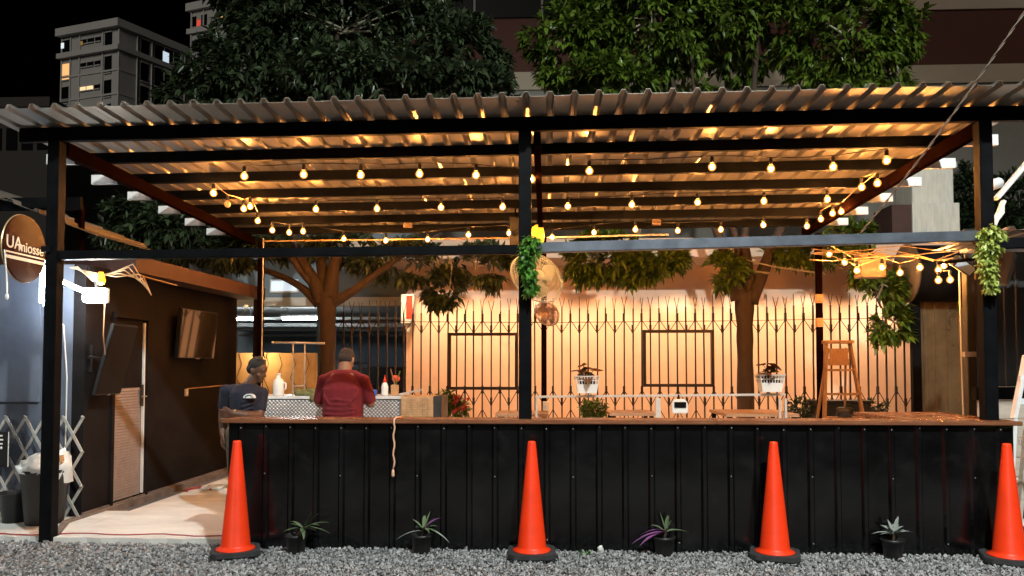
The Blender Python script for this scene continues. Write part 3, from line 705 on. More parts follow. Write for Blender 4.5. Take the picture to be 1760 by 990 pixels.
# ================================================================== BLACK SCISSOR FENCE
sf = thing('scissor_fence', 'black folding scissor fence of upright bars before the peach wall', 'fence', (1, 11.9, 0))
def fence():
    YF_ = 11.9; x = -3.32; k = 0; step = .1365; bars = []
    proto = {}
    while x < 5.62:
        h = 2.34 + .011*(x+3.3) + random.uniform(-.02, .02); bars.append((x, h))
        lean = random.uniform(-.012, .012)
        MB().beam((x, YF_, .05), (x+lean, YF_, h), .020, .024).build('bar', 'bar_iron', sf)
        # forked tips
        if k % 3 != 1:
            d = random.uniform(.02, .045); s_ = 1 if k % 2 else -1
            MB().beam((x+lean, YF_, h-.01), (x+lean-d, YF_, h+.17), .008, .009).build('spike', 'bar_iron', sf)
            MB().beam((x+lean, YF_+.011, h-.01), (x+lean+d, YF_+.011, h+.17), .008, .009).build('spike', 'bar_iron', sf)
        else:
            MB().beam((x+lean, YF_, h-.01), (x+lean+random.uniform(-.01, .01), YF_, h+.18), .010, .010).build('spike', 'bar_iron', sf)
        for z in ((2.17, .13), (1.05, .12)):
            zz = z[0] + (.09 if k % 2 else -.09)
            MB().beam((x, YF_-.004, zz-.06), (x, YF_-.004, zz+.06), .034, .034).build('collar', 'bar_iron', sf)
        x += step; k += 1
    for i in range(len(bars)-1):
        x0, x1 = bars[i][0], bars[i+1][0]; up = i % 2
        for zm, hh in ((2.12, .10), (1.02, .12), (.72, .12), (.40, .12)):
            za, zb = (zm+hh, zm-hh) if up == 0 else (zm-hh, zm+hh)
            MB().beam((x0, YF_-.016, zb), (x1, YF_-.016, za), .004, .012).build('lattice_strip', 'bar_iron', sf)
    MB().tube([(-3.3, YF_-.02, 2.21), (0, YF_-.02, 2.18), (2.9, YF_-.02, 2.2), (5.6, YF_-.02, 2.24)], .005, 4).build('tie_wire', 'bar_iron', sf)
fence()
for (x0, y0, x1, y1, lb) in ((770, 572, 890, 670, 'black square tube frame hung on the fence left of the middle post'), (1105, 567, 1228, 665, 'black square tube frame hung on the fence left of the right tree')):
    a, b = at(x0, y0, 11.80), at(x1, y1, 11.80)
    t = thing('wall_frame', lb, 'frame', (a.x, 11.8, b.z)); s_ = .045
    MB().box(a.x, a.x+s_, 11.78, 11.86, b.z, a.z).build('upright', 'bar_iron', t)
    MB().box(b.x-s_, b.x, 11.78, 11.86, b.z, a.z).build('upright', 'bar_iron', t)
    MB().box(a.x+s_, b.x-s_, 11.785, 11.855, a.z-s_, a.z).build('cross_bar', 'bar_iron', t)
    MB().box(a.x+s_, b.x-s_, 11.785, 11.855, b.z, b.z+s_).build('cross_bar', 'bar_iron', t)

# ================================================================== GARAGE AND YARD BEHIND, LEFT
g = thing('garage', 'open garage with pale beam and tube lights behind the left tree', 'building', (-6, 16, 0))
MB().box(-6.4, -2.5, 14.2, 14.5, 2.64, 2.80).build('beam', 'garage_beam', g)
MB().box(-5.95, -2.5, 14.25, 14.5, 2.803, 4.6).build('upper_wall', 'garage_wall', g)
MB().box(-9, -2.5, 14.5, 22, 2.85, 3.0).build('ceiling_slab', 'garage_beam', g)
MB().box(-9, -2.0, 22, 22.2, 0, 3.0).build('back_wall', 'garage_wall', g)
MB().box(-2.5, -2.31, 16.01, 22, 0, 3.0).build('side_wall', 'garage_wall', g)
for k, (y, z) in enumerate(((17.6, 2.62), (18.3, 2.52), (19.2, 2.55), (20.2, 2.50), (21.3, 2.38))):
    MB().tube([(-9, y, z), (-2.6, y, z-.03*(k % 2))], .035 + .012*(k % 2), 6).build('pipe', 'garage_beam', g)
a, b = at(467, 483, 14.23), at(510, 500, 14.23)
f = MB().box(a.x-.03, b.x+.03, 14.215, 14.248, b.z-.03, a.z+.03).build('window_frame', 'white', g); MB().box(a.x, b.x, 14.205, 14.2145, b.z, a.z).build('pane', 'lit_blue', f)
MB().box(-5.1, -4.9, 16.8, 17.0, 0, 2.85).build('column', 'garage_wall', g)
for (x0, x1, py, lb) in ((385, 438, 548, 'white tube light seen past the dark kiosk corner'), (486, 556, 547, 'white tube light left of the forked tree trunk')):
    a, b = at(x0, py, 17), at(x1, py, 17); t = thing('tube_light', lb, 'lamp', a)
    MB().tube([(a.x, 17, a.z), (b.x, 17, b.z)], .035, 8).build('tube', 'tube_light', t, True)
    MB().box(a.x-.05, b.x+.05, 16.97, 17.03, a.z+.04, a.z+.09).build('holder', 'white', t)
    for xx in (a.x+.1, b.x-.1): MB().tube([(xx, 17, a.z+.09), (xx, 17, 2.85)], .01, 5).build('hanger', 'white', t)
t = thing('ochre_wall', 'low ochre plaster wall with creeping stems behind the young man', 'wall', (-5.5, 13.4, 0))
for x0, x1 in ((-6.2, -5.06), (-5.05, -4.06)): MB().box(x0, x1, 13.3, 13.45, 0, 1.74).build('panel', 'ochre', t)
MB().box(-5.09, -5.0, 13.26, 13.297, 0, 1.8).build('pier', 'leftwall', t)
for k in range(9):
    x = -5.9 + k*.24; z = random.uniform(.9, 1.3); MB().tube([(x, 13.29, 1.72), (x+.06, 13.285, 1.55), (x-.03, 13.285, 1.3), (x+.08, 13.285, z)], .006, 4).build('stem', 'bark', t)
t = thing('wall_lamp', 'small bare lamp over the ochre wall behind the young man', 'lamp', at(442, 607, 13.1))
q = at(442, 605, 13.0); MB().lathe([(0, -.03), (.03, -.02), (.045, .0), (.03, .03)], 10, q).build('bulb', 'wall_bulb', t, True)
MB().tube([q + Vector((0, 0, .03)), q + Vector((.04, .1, .1)), q + Vector((.04, .25, -.1))], .012, 5).build('arm', 'steel', t)
t = thing('curved_lamp_arm', 'small bent white lamp arm beside the left back post', 'lamp', at(425, 527, 10.8))
MB().tube([at(402, 547, 10.9), at(412, 544, 10.9), at(419, 538, 10.9), at(423, 528, 10.9)], .007, 5).build('arm', 'wire_white', t)
MB().ball(at(423, 526, 10.9), .03, .03, .02).build('head', 'lit_yellow', t, True)
t = thing('meter_box', 'pale box with a red face on the corner of the peach wall', 'box', (-2.5, 13.2, 2))
a, b = at(690, 506, 13.2), at(711, 556, 13.2); MB().bev(a.x, b.x, 13.15, 13.397, b.z, a.z, .01).build('casing', 'white', t)
MB().box(a.x+.10, b.x-.012, 13.142, 13.1495, b.z+.08, a.z-.03).build('face', 'red_plastic', t)
MB().prism([(a.x+.03, 13.2, b.z-.002), (b.x-.02, 13.2, b.z-.002), (a.x+.12, 13.2, b.z-.16)], (0, .12, 0)).build('bracket', 'white', t)

# parked car behind the fence
def car():
    t = thing('parked_car', 'dark car parked in the garage behind the fence', 'car', (-3.6, 16.2, 0))
    X, Y = -3.75, 15.7
    prof = [(-2.0, .35), (-2.05, .75), (-1.9, .98), (-1.1, 1.05), (-.5, 1.5), (.9, 1.55), (1.6, 1.10), (2.0, 1.0), (2.08, .6), (2.0, .35)]
    # seen from its nose: length runs away from the camera, a little turned
    M = Matrix.Translation((-3.72, 17.4, 0)) @ Matrix.Rotation(R(82), 4, 'Z')
    def loft(sections):
        mb = MB(); vs = []
        for y, k in sections:
            for (x, z) in prof: vs.append(M @ Vector((x*(1-.02*abs(y)), y*(1 if z < 1.06 else k), z)))
        n = len(prof); m = len(sections)
        fs = [(i*n+j, i*n+(j+1) % n, (i+1)*n+(j+1) % n, (i+1)*n+j) for i in range(m-1) for j in range(n)]
        fs += [tuple(range(n)), tuple((m-1)*n+j for j in range(n))[::-1]]
        mb.add(vs, fs); return mb
    body = loft([(-.88, .78), (-.80, .80), (0, .8), (.80, .80), (.88, .78)]).build('body', 'car_paint', t, bevel=.03)
    for s_ in (-1, 1):
        MB().add([M @ Vector(p) for p in ((-.98, s_*.862, 1.08), (.0, s_*.862, 1.08), (.0, s_*.705, 1.45), (-.42, s_*.705, 1.45))], [(0, 1, 2, 3)]).build('side_window', 'car_glass', t)
        MB().add([M @ Vector(p) for p in ((.06, s_*.862, 1.08), (1.4, s_*.862, 1.08), (.9, s_*.705, 1.47), (.06, s_*.705, 1.47))], [(0, 1, 2, 3)]).build('side_window', 'car_glass', t)
        MB().tube([M @ Vector(p) for p in ((-.5, s_*.70, 1.56), (.9, s_*.70, 1.60))], .025, 6).build('roof_rail', 'chrome', t)
        MB().ball(M @ Vector((-.7, s_*.98, 1.10)), .08, .12, .06).build('mirror', 'chrome', t, True)
        MB().ball(M @ Vector((-2.0, s_*.66, .82)), .10, .16, .08).build('headlight', 'chrome', t, True)
        for x in (-1.3, 1.35):
            w_ = MB().lathe([(.0, -.1), (.2, -.1), (.33, -.09), (.33, .09), (.2, .1), (0, .1)], 20, M @ Vector((x, s_*.80, .33)), M.to_3x3() @ Euler((R(90), 0, 0)).to_matrix()).build('wheel', 'rubber', t, True)
    MB().add([M @ Vector(p) for p in ((-1.12, -.76, 1.09), (-1.12, .76, 1.09), (-.53, .62, 1.485), (-.53, -.62, 1.485))], [(0, 1, 2, 3)]).build('windscreen', 'car_glass', t)
    MB().beam(M @ Vector((-2.07, -.5, .62)), M @ Vector((-2.07, .5, .62)), .03, .14).build('grille', 'chrome', t)
car()

# ================================================================== BUILDINGS FAR BEHIND
ub = thing('office_block', 'large building with dark red and beige bands behind the trees', 'building', (4, 18, 0))
def office():
    X0, X1 = -3.4, 24
    MB().box(X0, X1, 18.0, 30, 3.6, 8.05).build('lower_wall', 'b_grey', ub)
    MB().box(X0-.02, X1, 17.95, 30, 8.053, 8.48).build('band', 'b_beige', ub)
    MB().box(X0, X1, 18.0, 30, 8.483, 9.78).build('red_band', 'b_band', ub)
    MB().box(5.5, X1, 17.95, 30, 9.783, 12).build('upper_band', 'b_beige', ub)
    MB().box(X0, 5.49, 18.1, 30, 9.783, 12).build('window_wall', 'b_band', ub)
    MB().box(X0, X1, 17.9, 17.997, 7.2, 7.3).build('ledge', 'b_beige', ub)
    for k in range(4):
        x0 = X0+.1+k*1.62; p_ = MB().box(x0, x0+1.54, 18.05, 18.097, 9.85, 11.6).build('pane', 'pane', ub)
        MB().beam((x0+1.58, 18.06, 9.8), (x0+1.58, 18.06, 11.7), .05, .06).build('mullion', 'b_grey', ub)
office()
t = thing('white_chimney_stack', 'stained white square stack on a tiled base beyond the right rafter', 'chimney', at(1600, 395, 13))
a, b = at(1567, 290, 13), at(1640, 350, 13)
MB().bev(a.x, b.x, 13.0, 13.6, 4.20, a.z, .02).build('shaft', 'white_dirty', t)
MB().box(a.x-.04, b.x+.04, 12.96, 13.64, a.z+.003, a.z+.10).build('cap', 'white_dirty', t)
a2 = at(1538, 352, 12.9); MB().box(a.x-.06, b.x+.02, 12.88, 13.7, 3.56, 4.197).build('base', 'white_dirty', t)
MB().box(a2.x-.05, a.x-.065, 12.9, 13.6, 3.56, 4.18).build('brick_side', 'fascia', t)

def tower(lb, corner_px, Yd, top_h, left_len, right_len, angL, angR, storey, n_st, lit, colsL, colsR, seed):
    rnd = random.Random(seed); C = at(corner_px[0], corner_px[1], Yd); top = C.z
    t = thing('apartment_tower', lb, 'building', (C.x, C.y, 0))
    dL = Vector((-math.sin(R(angL)), math.cos(R(angL)), 0)); dR = Vector((math.sin(R(angR)), math.cos(R(angR)), 0))
    nL = Vector((-dL.y, dL.x, 0)); nL = nL if nL.y < 0 else -nL; nR = Vector((-dR.y, dR.x, 0)); nR = nR if nR.y < 0 else -nR
    c0 = Vector((C.x, C.y, 0)); poly = [c0, c0 + dL*left_len, c0 + dL*left_len + dR*right_len, c0 + dR*right_len]
    MB().prism(poly, (0, 0, top-.6)).build('wall', 'tower', t)
    cen = sum(poly, Vector())/4
    def slab(z, h, k): MB().prism([cen + (p-cen)*k + Vector((0, 0, z)) for p in poly], (0, 0, h)).build('slab', 'tower_slab', t)
    slab(top-.95, .95, 1.075)
    slab(top-storey-.75, .62, 1.06)
    for s_ in range(2, n_st): slab(top-.3-s_*storey*.98, .22, 1.012)
    for (d, n_, ln, us) in ((dL, nL, left_len, (.01, .28, .68, .84, .995)), (dR, nR, right_len, (.13, .245, .52, .60))):
        for u in us:
            q = c0 + d*(ln*u) + n_*.06; MB().beam(q + Vector((0, 0, 1)), q + Vector((0, 0, top-1)), .16, .16).build('pilaster', 'tower_slab', t)
    for s_ in range(n_st):
        for u0, u1 in ((.85, .985),):
            q0, q1 = c0 + dL*(left_len*u0) + nL*.22, c0 + dL*(left_len*u1) + nL*.22; zz = top - 1.05 - s_*storey*.985 - storey*.80
            MB().beam(q0 + Vector((0, 0, zz+.45)), q1 + Vector((0, 0, zz+.45)), .05, .06).build('balcony_rail', 'tower_slab', t)
    for s_ in range(n_st):
        z1 = top - 1.05 - s_*storey*.985
        for (d, n_, ln, cols, side) in ((dL, nL, left_len, colsL, 'L'), (dR, nR, right_len, colsR, 'R')):
            for ci, (u0, u1, v0, v1) in enumerate(cols):
                m = lit.get((side, ci, s_), 'pane')
                p0 = c0 + d*(ln*u0) + n_*.02; p1 = c0 + d*(ln*u1) + n_*.02; za, zb = z1 - storey*v1, z1 - storey*v0
                w_ = MB().prism([p0 + Vector((0, 0, za)), p1 + Vector((0, 0, za)), p1 + Vector((0, 0, zb)), p0 + Vector((0, 0, zb))], n_*.05).build('window', m, t)
                MB().beam(p0 + Vector((0, 0, za-.06)) + n_*.06, p1 + Vector((0, 0, za-.06)) + n_*.06, .16, .12).build('sill', 'tower_slab', w_)
                MB().beam(p0 + Vector((0, 0, zb+.06)) + n_*.06, p1 + Vector((0, 0, zb+.06)) + n_*.06, .16, .12).build('lintel', 'tower_slab', w_)
                if (u1-u0)*ln > 1.6:
                    for ff in ((.33, .66) if (u1-u0)*ln > 2.6 else (.5,)):
                        pm = p0.lerp(p1, ff) + n_*.06; MB().beam(pm + Vector((0, 0, za)), pm + Vector((0, 0, zb)), .07, .08).build('mullion', 'tower_slab', w_)
    return t
cl = [(.86, .98, .12, .80), (.44, .66, .22, .38), (.32, .42, .22, .38), (.13, .25, .10, .78)]
cr = [(.16, .22, .08, .84), (.27, .50, .06, .86), (.62, .97, .15, .80)]
lit = {('L', 0, 1): 'lit_warm', ('L', 1, 2): 'lit_yellow', ('L', 0, 0): 'lit_white' if False else 'pane', ('R', 2, 0): 'pane', ('R', 2, 1): 'lit_dim', ('R', 2, 2): 'lit_dim', ('L', 1, 0): 'lit_dim' if False else 'pane'}
tw = tower('grey apartment tower with overhanging roof slab at the upper left', (207, 34), 90, 42, 9.3, 17.5, 74, 27, 3.02, 11, lit, cl, cr, 3)
# a few small lit panes on its top floor
C = at(207, 34, 90); dLv = Vector((-math.sin(R(74)), math.cos(R(74)), 0)); dRv = Vector((math.sin(R(27)), math.cos(R(27)), 0))
for (d, ln, u, du, z, h, n_, m) in ((dLv, 9.3, .95, .05, -1.7, .7, Vector((-.28, -.96, 0)), 'lit_white'), (dLv, 9.3, .62, .04, -1.9, .5, Vector((-.28, -.96, 0)), 'lit_dim'),
                                    (dRv, 17.5, .33, .05, -1.8, 1.5, Vector((.89, -.45, 0)), 'lit_blue'), (dRv, 17.5, .66, .16, -2.2, .7, Vector((.89, -.45, 0)), 'lit_white')):
    p0 = Vector((C.x, C.y, C.z+z)) + d*(ln*u) + n_*.14; p1 = p0 + d*(ln*du); MB().prism([p0, p1, p1 - Vector((0, 0, h)), p0 - Vector((0, 0, h))], n_*.03).build('pane', m, tw)
cl2 = [(.02, .10, .10, .8), (.885, .925, .35, .75), (.60, .66, .2, .5), (.80, .87, .2, .75), (.935, .98, .2, .75)]
t2 = tower('second apartment tower with a red lit window behind the left tree', (470, -22), 86, 48, 12.0, 12, 72, 30, 3.0, 8, {('L', 1, 0): 'lit_red', ('L', 2, 0): 'lit_warm', ('L', 1, 1): 'pane'}, cl2, [(.2, .5, .1, .8)], 5)
t = thing('low_block', 'low dark building beyond the canopy at the far left', 'building', at(40, 170, 60))
a, b = at(-60, 172, 60), at(84, 172, 60); MB().box(a.x, b.x, 60, 75, 0, a.z-.8).build('wall', 'tower_brown', t); MB().box(a.x-.5, b.x+.4, 59.5, 75.5, a.z-.797, a.z).build('roof', 'tower_brown', t)
for k in range(5):
    x = a.x+1.0+k*1.3; w_ = MB().box(x, x+.9, 59.93, 59.997, a.z-4.2, a.z-2.4).build('window', 'pane', t)

# ================================================================== TREES
def smooth_path(pts, n=5):
    pts = [Vector(p) for p in pts]; out = []
    for i in range(len(pts)-1):
        p0, p1, p2, p3 = pts[max(i-1, 0)], pts[i], pts[i+1], pts[min(i+2, len(pts)-1)]
        for k in range(n):
            t = k/n; out.append(.5*((2*p1) + (p2-p0)*t + (2*p0-5*p1+4*p2-p3)*t*t + (3*p1-p0-3*p2+p3)*t**3))
    return out + [pts[-1]]
def tree(name, lb, Y, trunk, limbs, lobes, m, n_cl, per=8, l=(.11, .19), twig_m='bark_pale', group=None, twigs=60, low_m=None):
    base = at(trunk[0][0], trunk[0][1], Y); base.z = .05
    t = thing(name, lb, 'tree', base, group)
    tp = smooth_path([base] + [at(px, py, Y) for px, py, r in trunk[1:]]); k = len(tp)
    rs = np.interp(np.linspace(0, 1, k), np.linspace(0, 1, len(trunk)), [r for _, _, r in trunk])
    MB().tube(tp, [float(r*(1+.05*math.sin(i*1.7))) for i, r in enumerate(rs)], 14).build('trunk', 'bark', t, True)
    ends = []
    for lm in limbs:
        pts = smooth_path([at(px, py, Y + dy) for px, py, dy, r in lm]); rr = np.interp(np.linspace(0, 1, len(pts)), np.linspace(0, 1, len(lm)), [q[3] for q in lm])
        MB().tube(pts, [float(r) for r in rr], 9).build('limb', 'bark', t, True); ends.append(pts[-1]); ends.append(pts[len(pts)*2//3])
    cs, ax, lo = [], [], []
    tot = sum(lo_[2]*lo_[3]*lo_[5] for lo_ in lobes)
    cen = sum((at(l_[0], l_[1], Y) for l_ in lobes), Vector())/len(lobes)
    tw = MB()
    for (px, py, rx, ry, dy, wgt) in lobes:
        c = at(px, py, Y+dy); s_ = (Y+dy)/FPX; n = int(n_cl*rx*ry*wgt/tot) + 3
        nk = max(7, n//18); dk = RNG.normal(0, 1, (nk, 3)); d = dk[RNG.integers(0, nk, n)]; d /= np.linalg.norm(d, axis=1)[:, None]
        d = d + RNG.normal(0, .23, (n, 3)); d /= np.linalg.norm(d, axis=1)[:, None]
        r = RNG.uniform(.45, 1.0, n)**.6
        ell = np.array([rx*s_, min(rx*s_*.85, 1.5), ry*s_])
        # uneven surface
        bumpy = 1 + .14*np.sin(d[:, 0]*7+px) * np.cos(d[:, 2]*6+py) + RNG.normal(0, .05, n)
        p = np.array(c) + d*ell*(r*bumpy)[:, None]
        a = d/ell; a /= np.linalg.norm(a, axis=1)[:, None]; a[:, 2] += .25
        cs.append(p); ax.append(a)
        for q in range(max(2, int(twigs*rx*ry*wgt/tot))):
            e = Vector(p[random.randrange(n)]); st = min(ends, key=lambda u: (u-c).length) if ends else c
            st = st.lerp(c, random.uniform(.2, .75)); mid = st.lerp(e, .5) + Vector((random.uniform(-.12, .12), random.uniform(-.12, .12), random.uniform(-.05, .15)))
            tw.tube([st, mid, e], [.020, .013, .005], 5, False)
    cs = np.concatenate(cs); ax = np.concatenate(ax)
    keep = ~((cs[:, 1] < 11.05) & (cs[:, 2] > 3.2) & (cs[:, 2] < 3.75) & (cs[:, 0] > -4.9) & (cs[:, 0] < 4.2)) & ((cs[:, 1] > 10.95) | (cs[:, 2] < 3.2) | (cs[:, 2] > 3.7))
    cs, ax = cs[keep], ax[keep]
    tw.build('twigs', twig_m, t, False, kind='stuff')
    P, D, L, W_ = rosettes(cs, ax, per, l, .37, (.15, 1.45))
    leaves_mesh('crown', P, D, L, W_, m, t)
    return t
LB = [(425,140,120,70,.2,1),(480,60,110,90,.2,1),(600,50,190,120,.3,1),(765,110,110,85,.2,1),(500,-70,170,120,.4,.7),(680,-80,150,110,.4,.7),(850,165,58,38,.0,1.2),(640,165,210,60,-.1,.9),(360,170,80,50,.2,1),
      (240,385,75,50,.5,1.6),(330,400,115,48,.4,1.6),(430,430,92,38,.3,1.6),(520,405,90,35,.2,.6),(620,425,70,25,.2,.6),(690,450,84,36,.2,1.3),(765,495,36,36,.1,1.6),(830,458,70,34,.3,1.4),(700,300,160,60,.5,.3),(450,300,150,60,.6,.4)]
tree('leafy_tree', 'dark leafy tree with forked trunk behind the left half of the bar', 11.35,
     [(560, 800, .15), (563, 640, .115), (563, 560, .12), (560, 505, .155)],
     [[(553,520,0,.13),(540,485,-.05,.10),(515,440,0,.075),(500,390,.1,.06),(480,300,.2,.05),(450,180,.2,.03)],
      [(566,515,0,.14),(572,470,.05,.10),(585,420,.1,.085),(600,380,.1,.07),(640,250,.2,.05),(690,120,.3,.03)],
      [(556,515,.05,.12),(555,470,.1,.09),(545,400,.2,.07),(560,250,.2,.05),(580,60,.3,.03)],
      [(572,520,0,.09),(610,498,-.05,.065),(655,465,0,.05),(690,440,.05,.04),(760,400,.1,.025)],
      [(548,522,0,.09),(515,492,0,.055),(465,468,.05,.045),(400,452,.1,.04),(330,440,.1,.025)],
      [(548,500,.0,.06),(520,470,-.15,.05),(505,448,-.2,.045),(500,442,-.2,.04)]],
     LB, 'leaf_left', 6400, 8, (.12, .215))
RB = [(995,75,85,85,.1,1),(1120,40,140,110,.2,1),(1300,40,150,90,.5,.7),(1450,55,110,95,.2,1),(1545,55,52,45,.2,1.1),(1480,135,85,42,.1,1.1),(1040,150,90,42,-.1,1.3),(1250,-70,210,100,.4,.7),(1180,150,50,30,.5,.3),
      (1035,440,68,42,.1,1.4),(1110,452,74,36,.1,1.4),(1240,470,38,34,-.1,.9),(1365,438,72,22,.3,1.0),(1440,415,62,30,.2,1.2),(1250,290,220,60,.6,.35),(1470,455,32,38,-.2,1.1),(1505,505,40,46,-.2,1.1),(1530,560,28,36,-.2,1.1),(1395,150,60,30,.2,.8)]
tree('leafy_tree', 'brighter green leafy tree behind the right half of the bar', 11.35,
     [(1283, 800, .15), (1281, 640, .112), (1280, 560, .118), (1279, 500, .15)],
     [[(1270,515,0,.12),(1256,470,0,.09),(1240,420,.1,.07),(1200,300,.2,.05),(1150,120,.2,.035),(1120,20,.2,.02)],
      [(1283,510,0,.12),(1285,460,.05,.08),(1280,400,.1,.065),(1290,250,.2,.05),(1300,90,.1,.04),(1310,-40,.1,.02)],
      [(1288,518,0,.13),(1310,470,0,.095),(1330,420,.05,.08),(1370,330,.2,.06),(1420,180,.2,.04),(1450,60,.2,.02)],
      [(1278,505,.1,.08),(1268,450,.1,.06),(1262,400,.15,.05),(1200,190,.0,.03),(1185,60,-.1,.015)],
      [(1330,425,.05,.06),(1400,425,.1,.045),(1450,440,0,.03),(1490,480,-.15,.022),(1515,530,-.2,.014)]],
     RB, 'leaf_right', 5600, 8, (.12, .21))
def shrub(name, lb, Y, lobes, m, n, l, per=7, group=None, stem=True):
    b = at(lobes[0][0], lobes[0][1], Y); b.z = .05; t = thing(name, lb, 'plant' if n < 400 else 'tree', b, group); cs, ax = [], []
    for (px, py, rx, ry) in lobes:
        c = at(px, py, Y); s_ = Y/FPX; k = n//len(lobes); d = RNG.normal(0, 1, (k, 3)); d /= np.linalg.norm(d, axis=1)[:, None]
        cs.append(np.array(c) + d*np.array([rx*s_, rx*s_*.8, ry*s_])*(RNG.uniform(.3, 1, k)**.5)[:, None]); ax.append(d + [0, 0, .5])
        if stem: MB().tube([(b.x, b.y, .05), (b.x*.6+c.x*.4, b.y, c.z*.5), c], [.03, .02, .01], 6).build('stem', 'bark', t)
    P, D, L, W_ = rosettes(np.concatenate(cs), np.concatenate(ax), per, l); leaves_mesh('foliage', P, D, L, W_, m, t)
    return t
shrub('background_tree', 'leafy tree between the white stack and the right post', 15, [(1665,340,35,60),(1680,380,45,40)], 'leaf_dark', 500, (.12, .2))
shrub('background_tree', 'leafy tree seen through the gap right of the right post', 15, [(1740,345,45,50),(1720,380,50,30)], 'leaf_dark', 500, (.12, .2))
s1 = shrub('flowering_shrub', 'yellow green shrub with red blossoms left of the middle post', 11.2, [(768,690,16,22),(785,700,18,20)], 'leaf_shrub', 130, (.08, .13), per=6)
P, D, L, W_ = rosettes([tuple(at(790+random.uniform(-12, 14), 688+random.uniform(-12, 20), 11.0)) for _ in range(18)], RNG.normal(0, 1, (18, 3)), 5, (.04, .07), .6); leaves_mesh('blossoms', P, D, L, W_, 'leaf_red', s1)
shrub('shrub', 'small olive shrub below the left basket planter', 11.0, [(1020,703,22,16)], 'leaf_shrub', 90, (.07, .12), per=6)
shrub('shrub', 'dark trailing shrub at the foot of the ladder', 11.1, [(1380,700,26,16),(1490,700,34,14)], 'leaf_dark', 120, (.07, .12), per=6)
def vine(lb, px, py0, py1, Y, wd, m):
    a, b = at(px, py0, Y), at(px, py1, Y); t = thing('hanging_plant', lb, 'plant', a)
    MB().tube([a, a.lerp(b, .5) + Vector((.02, 0, 0)), b], .012, 5).build('stem', 'bark', t)
    n = 260; f = RNG.random(n)**.85; wv = wd*(1 - .72*f)*np.where(f < .08, .7, 1)
    th_ = RNG.uniform(0, 6.28, n); pos = np.stack([a.x + (b.x-a.x)*f + wv*np.cos(th_) + .02*np.sin(f*9), a.y + wv*.7*np.sin(th_) , a.z + (b.z-a.z)*f], -1)
    d = np.stack([np.cos(th_), np.sin(th_), RNG.uniform(-1.2, .2, n)], -1)
    P, D, L, W_ = rosettes(pos, d, 4, (.035, .06), .62); leaves_mesh('foliage', P, D, L, W_, m, t)
vine('green trailing plant hung on the middle canopy post', 910, 408, 505, 6.28, .075, 'leaf_vine')
vine('yellow green trailing plant hung on the right canopy post', 1699, 390, 500, 6.28, .085, 'leaf_yellow')

# ================================================================== PEOPLE
def blob(name, mb, m, parent, voxel=.012, it=6, fac=.5):
    me = bpy.data.meshes.new(name); me.from_pydata(mb.v, [], mb.f); me.update()
    o = bpy.data.objects.new('tmp', me); COL.objects.link(o)
    r = o.modifiers.new('r', 'REMESH'); r.mode = 'VOXEL'; r.voxel_size = voxel; r.use_smooth_shade = True
    s_ = o.modifiers.new('s', 'SMOOTH'); s_.factor = fac; s_.iterations = it
    bpy.context.view_layer.update()
    nm = bpy.data.meshes.new_from_object(o.evaluated_get(bpy.context.evaluated_depsgraph_get())); bpy.data.objects.remove(o)
    nm.name = name; nm.materials.clear(); return finish(name, nm, m, parent, True)
def cap(mb, pts, rs, n=12):
    mb.tube(pts, rs, n)
    for p, r in zip(pts, rs): mb.ball(p, r*.995, nu=12, nv=8)
    return mb
def torso(mb, secs, n=20):
    """sections (centre, half width, half depth)"""
    o = len(mb.v)
    for c, a, b in secs:
        for j in range(n):
            th_ = 2*math.pi*j/n; mb.v.append((c[0]+a*math.copysign(abs(math.cos(th_))**.85, math.cos(th_)), c[1]+b*math.copysign(abs(math.sin(th_))**.85, math.sin(th_)), c[2]))
    for i in range(len(secs)-1):
        for j in range(n): mb.f.append((o+i*n+j, o+i*n+(j+1) % n, o+(i+1)*n+(j+1) % n, o+(i+1)*n+j))
    mb.f.append(tuple(o+j for j in range(n))[::-1]); mb.f.append(tuple(o+(len(secs)-1)*n+j for j in range(n)))
def head(mb, c, M, s=1.0):
    c = Vector(c); T = lambda x, y, z: c + M @ Vector((x*s, y*s, z*s))
    mb.ball(T(0, -.008, .028), .076*s, .094*s, .088*s, 18, 12, M); mb.ball(T(0, .018, -.035), .060*s, .070*s, .078*s, 16, 10, M)
    mb.ball(T(0, .062, -.088), .030*s, .024*s, .022*s, 10, 8, M)                   # chin
    mb.ball(T(0, .088, -.018), .014*s, .022*s, .020*s, 10, 8, M); mb.ball(T(0, .080, .008), .010*s, .014*s, .03*s, 8, 6, M)   # nose
    mb.ball(T(0, .080, -.058), .024*s, .010*s, .006*s, 10, 6, M); mb.ball(T(0, .079, -.068), .022*s, .011*s, .007*s, 10, 6, M)  # lips
    mb.ball(T(0, .074, .030), .052*s, .014*s, .010*s, 10, 6, M)                     # brow
    for e in (-1, 1):
        mb.ball(T(e*.077, -.012, -.012), .010*s, .020*s, .032*s, 10, 8, M); mb.ball(T(e*.044, .052, -.03), .024*s, .02*s, .022*s, 10, 8, M)
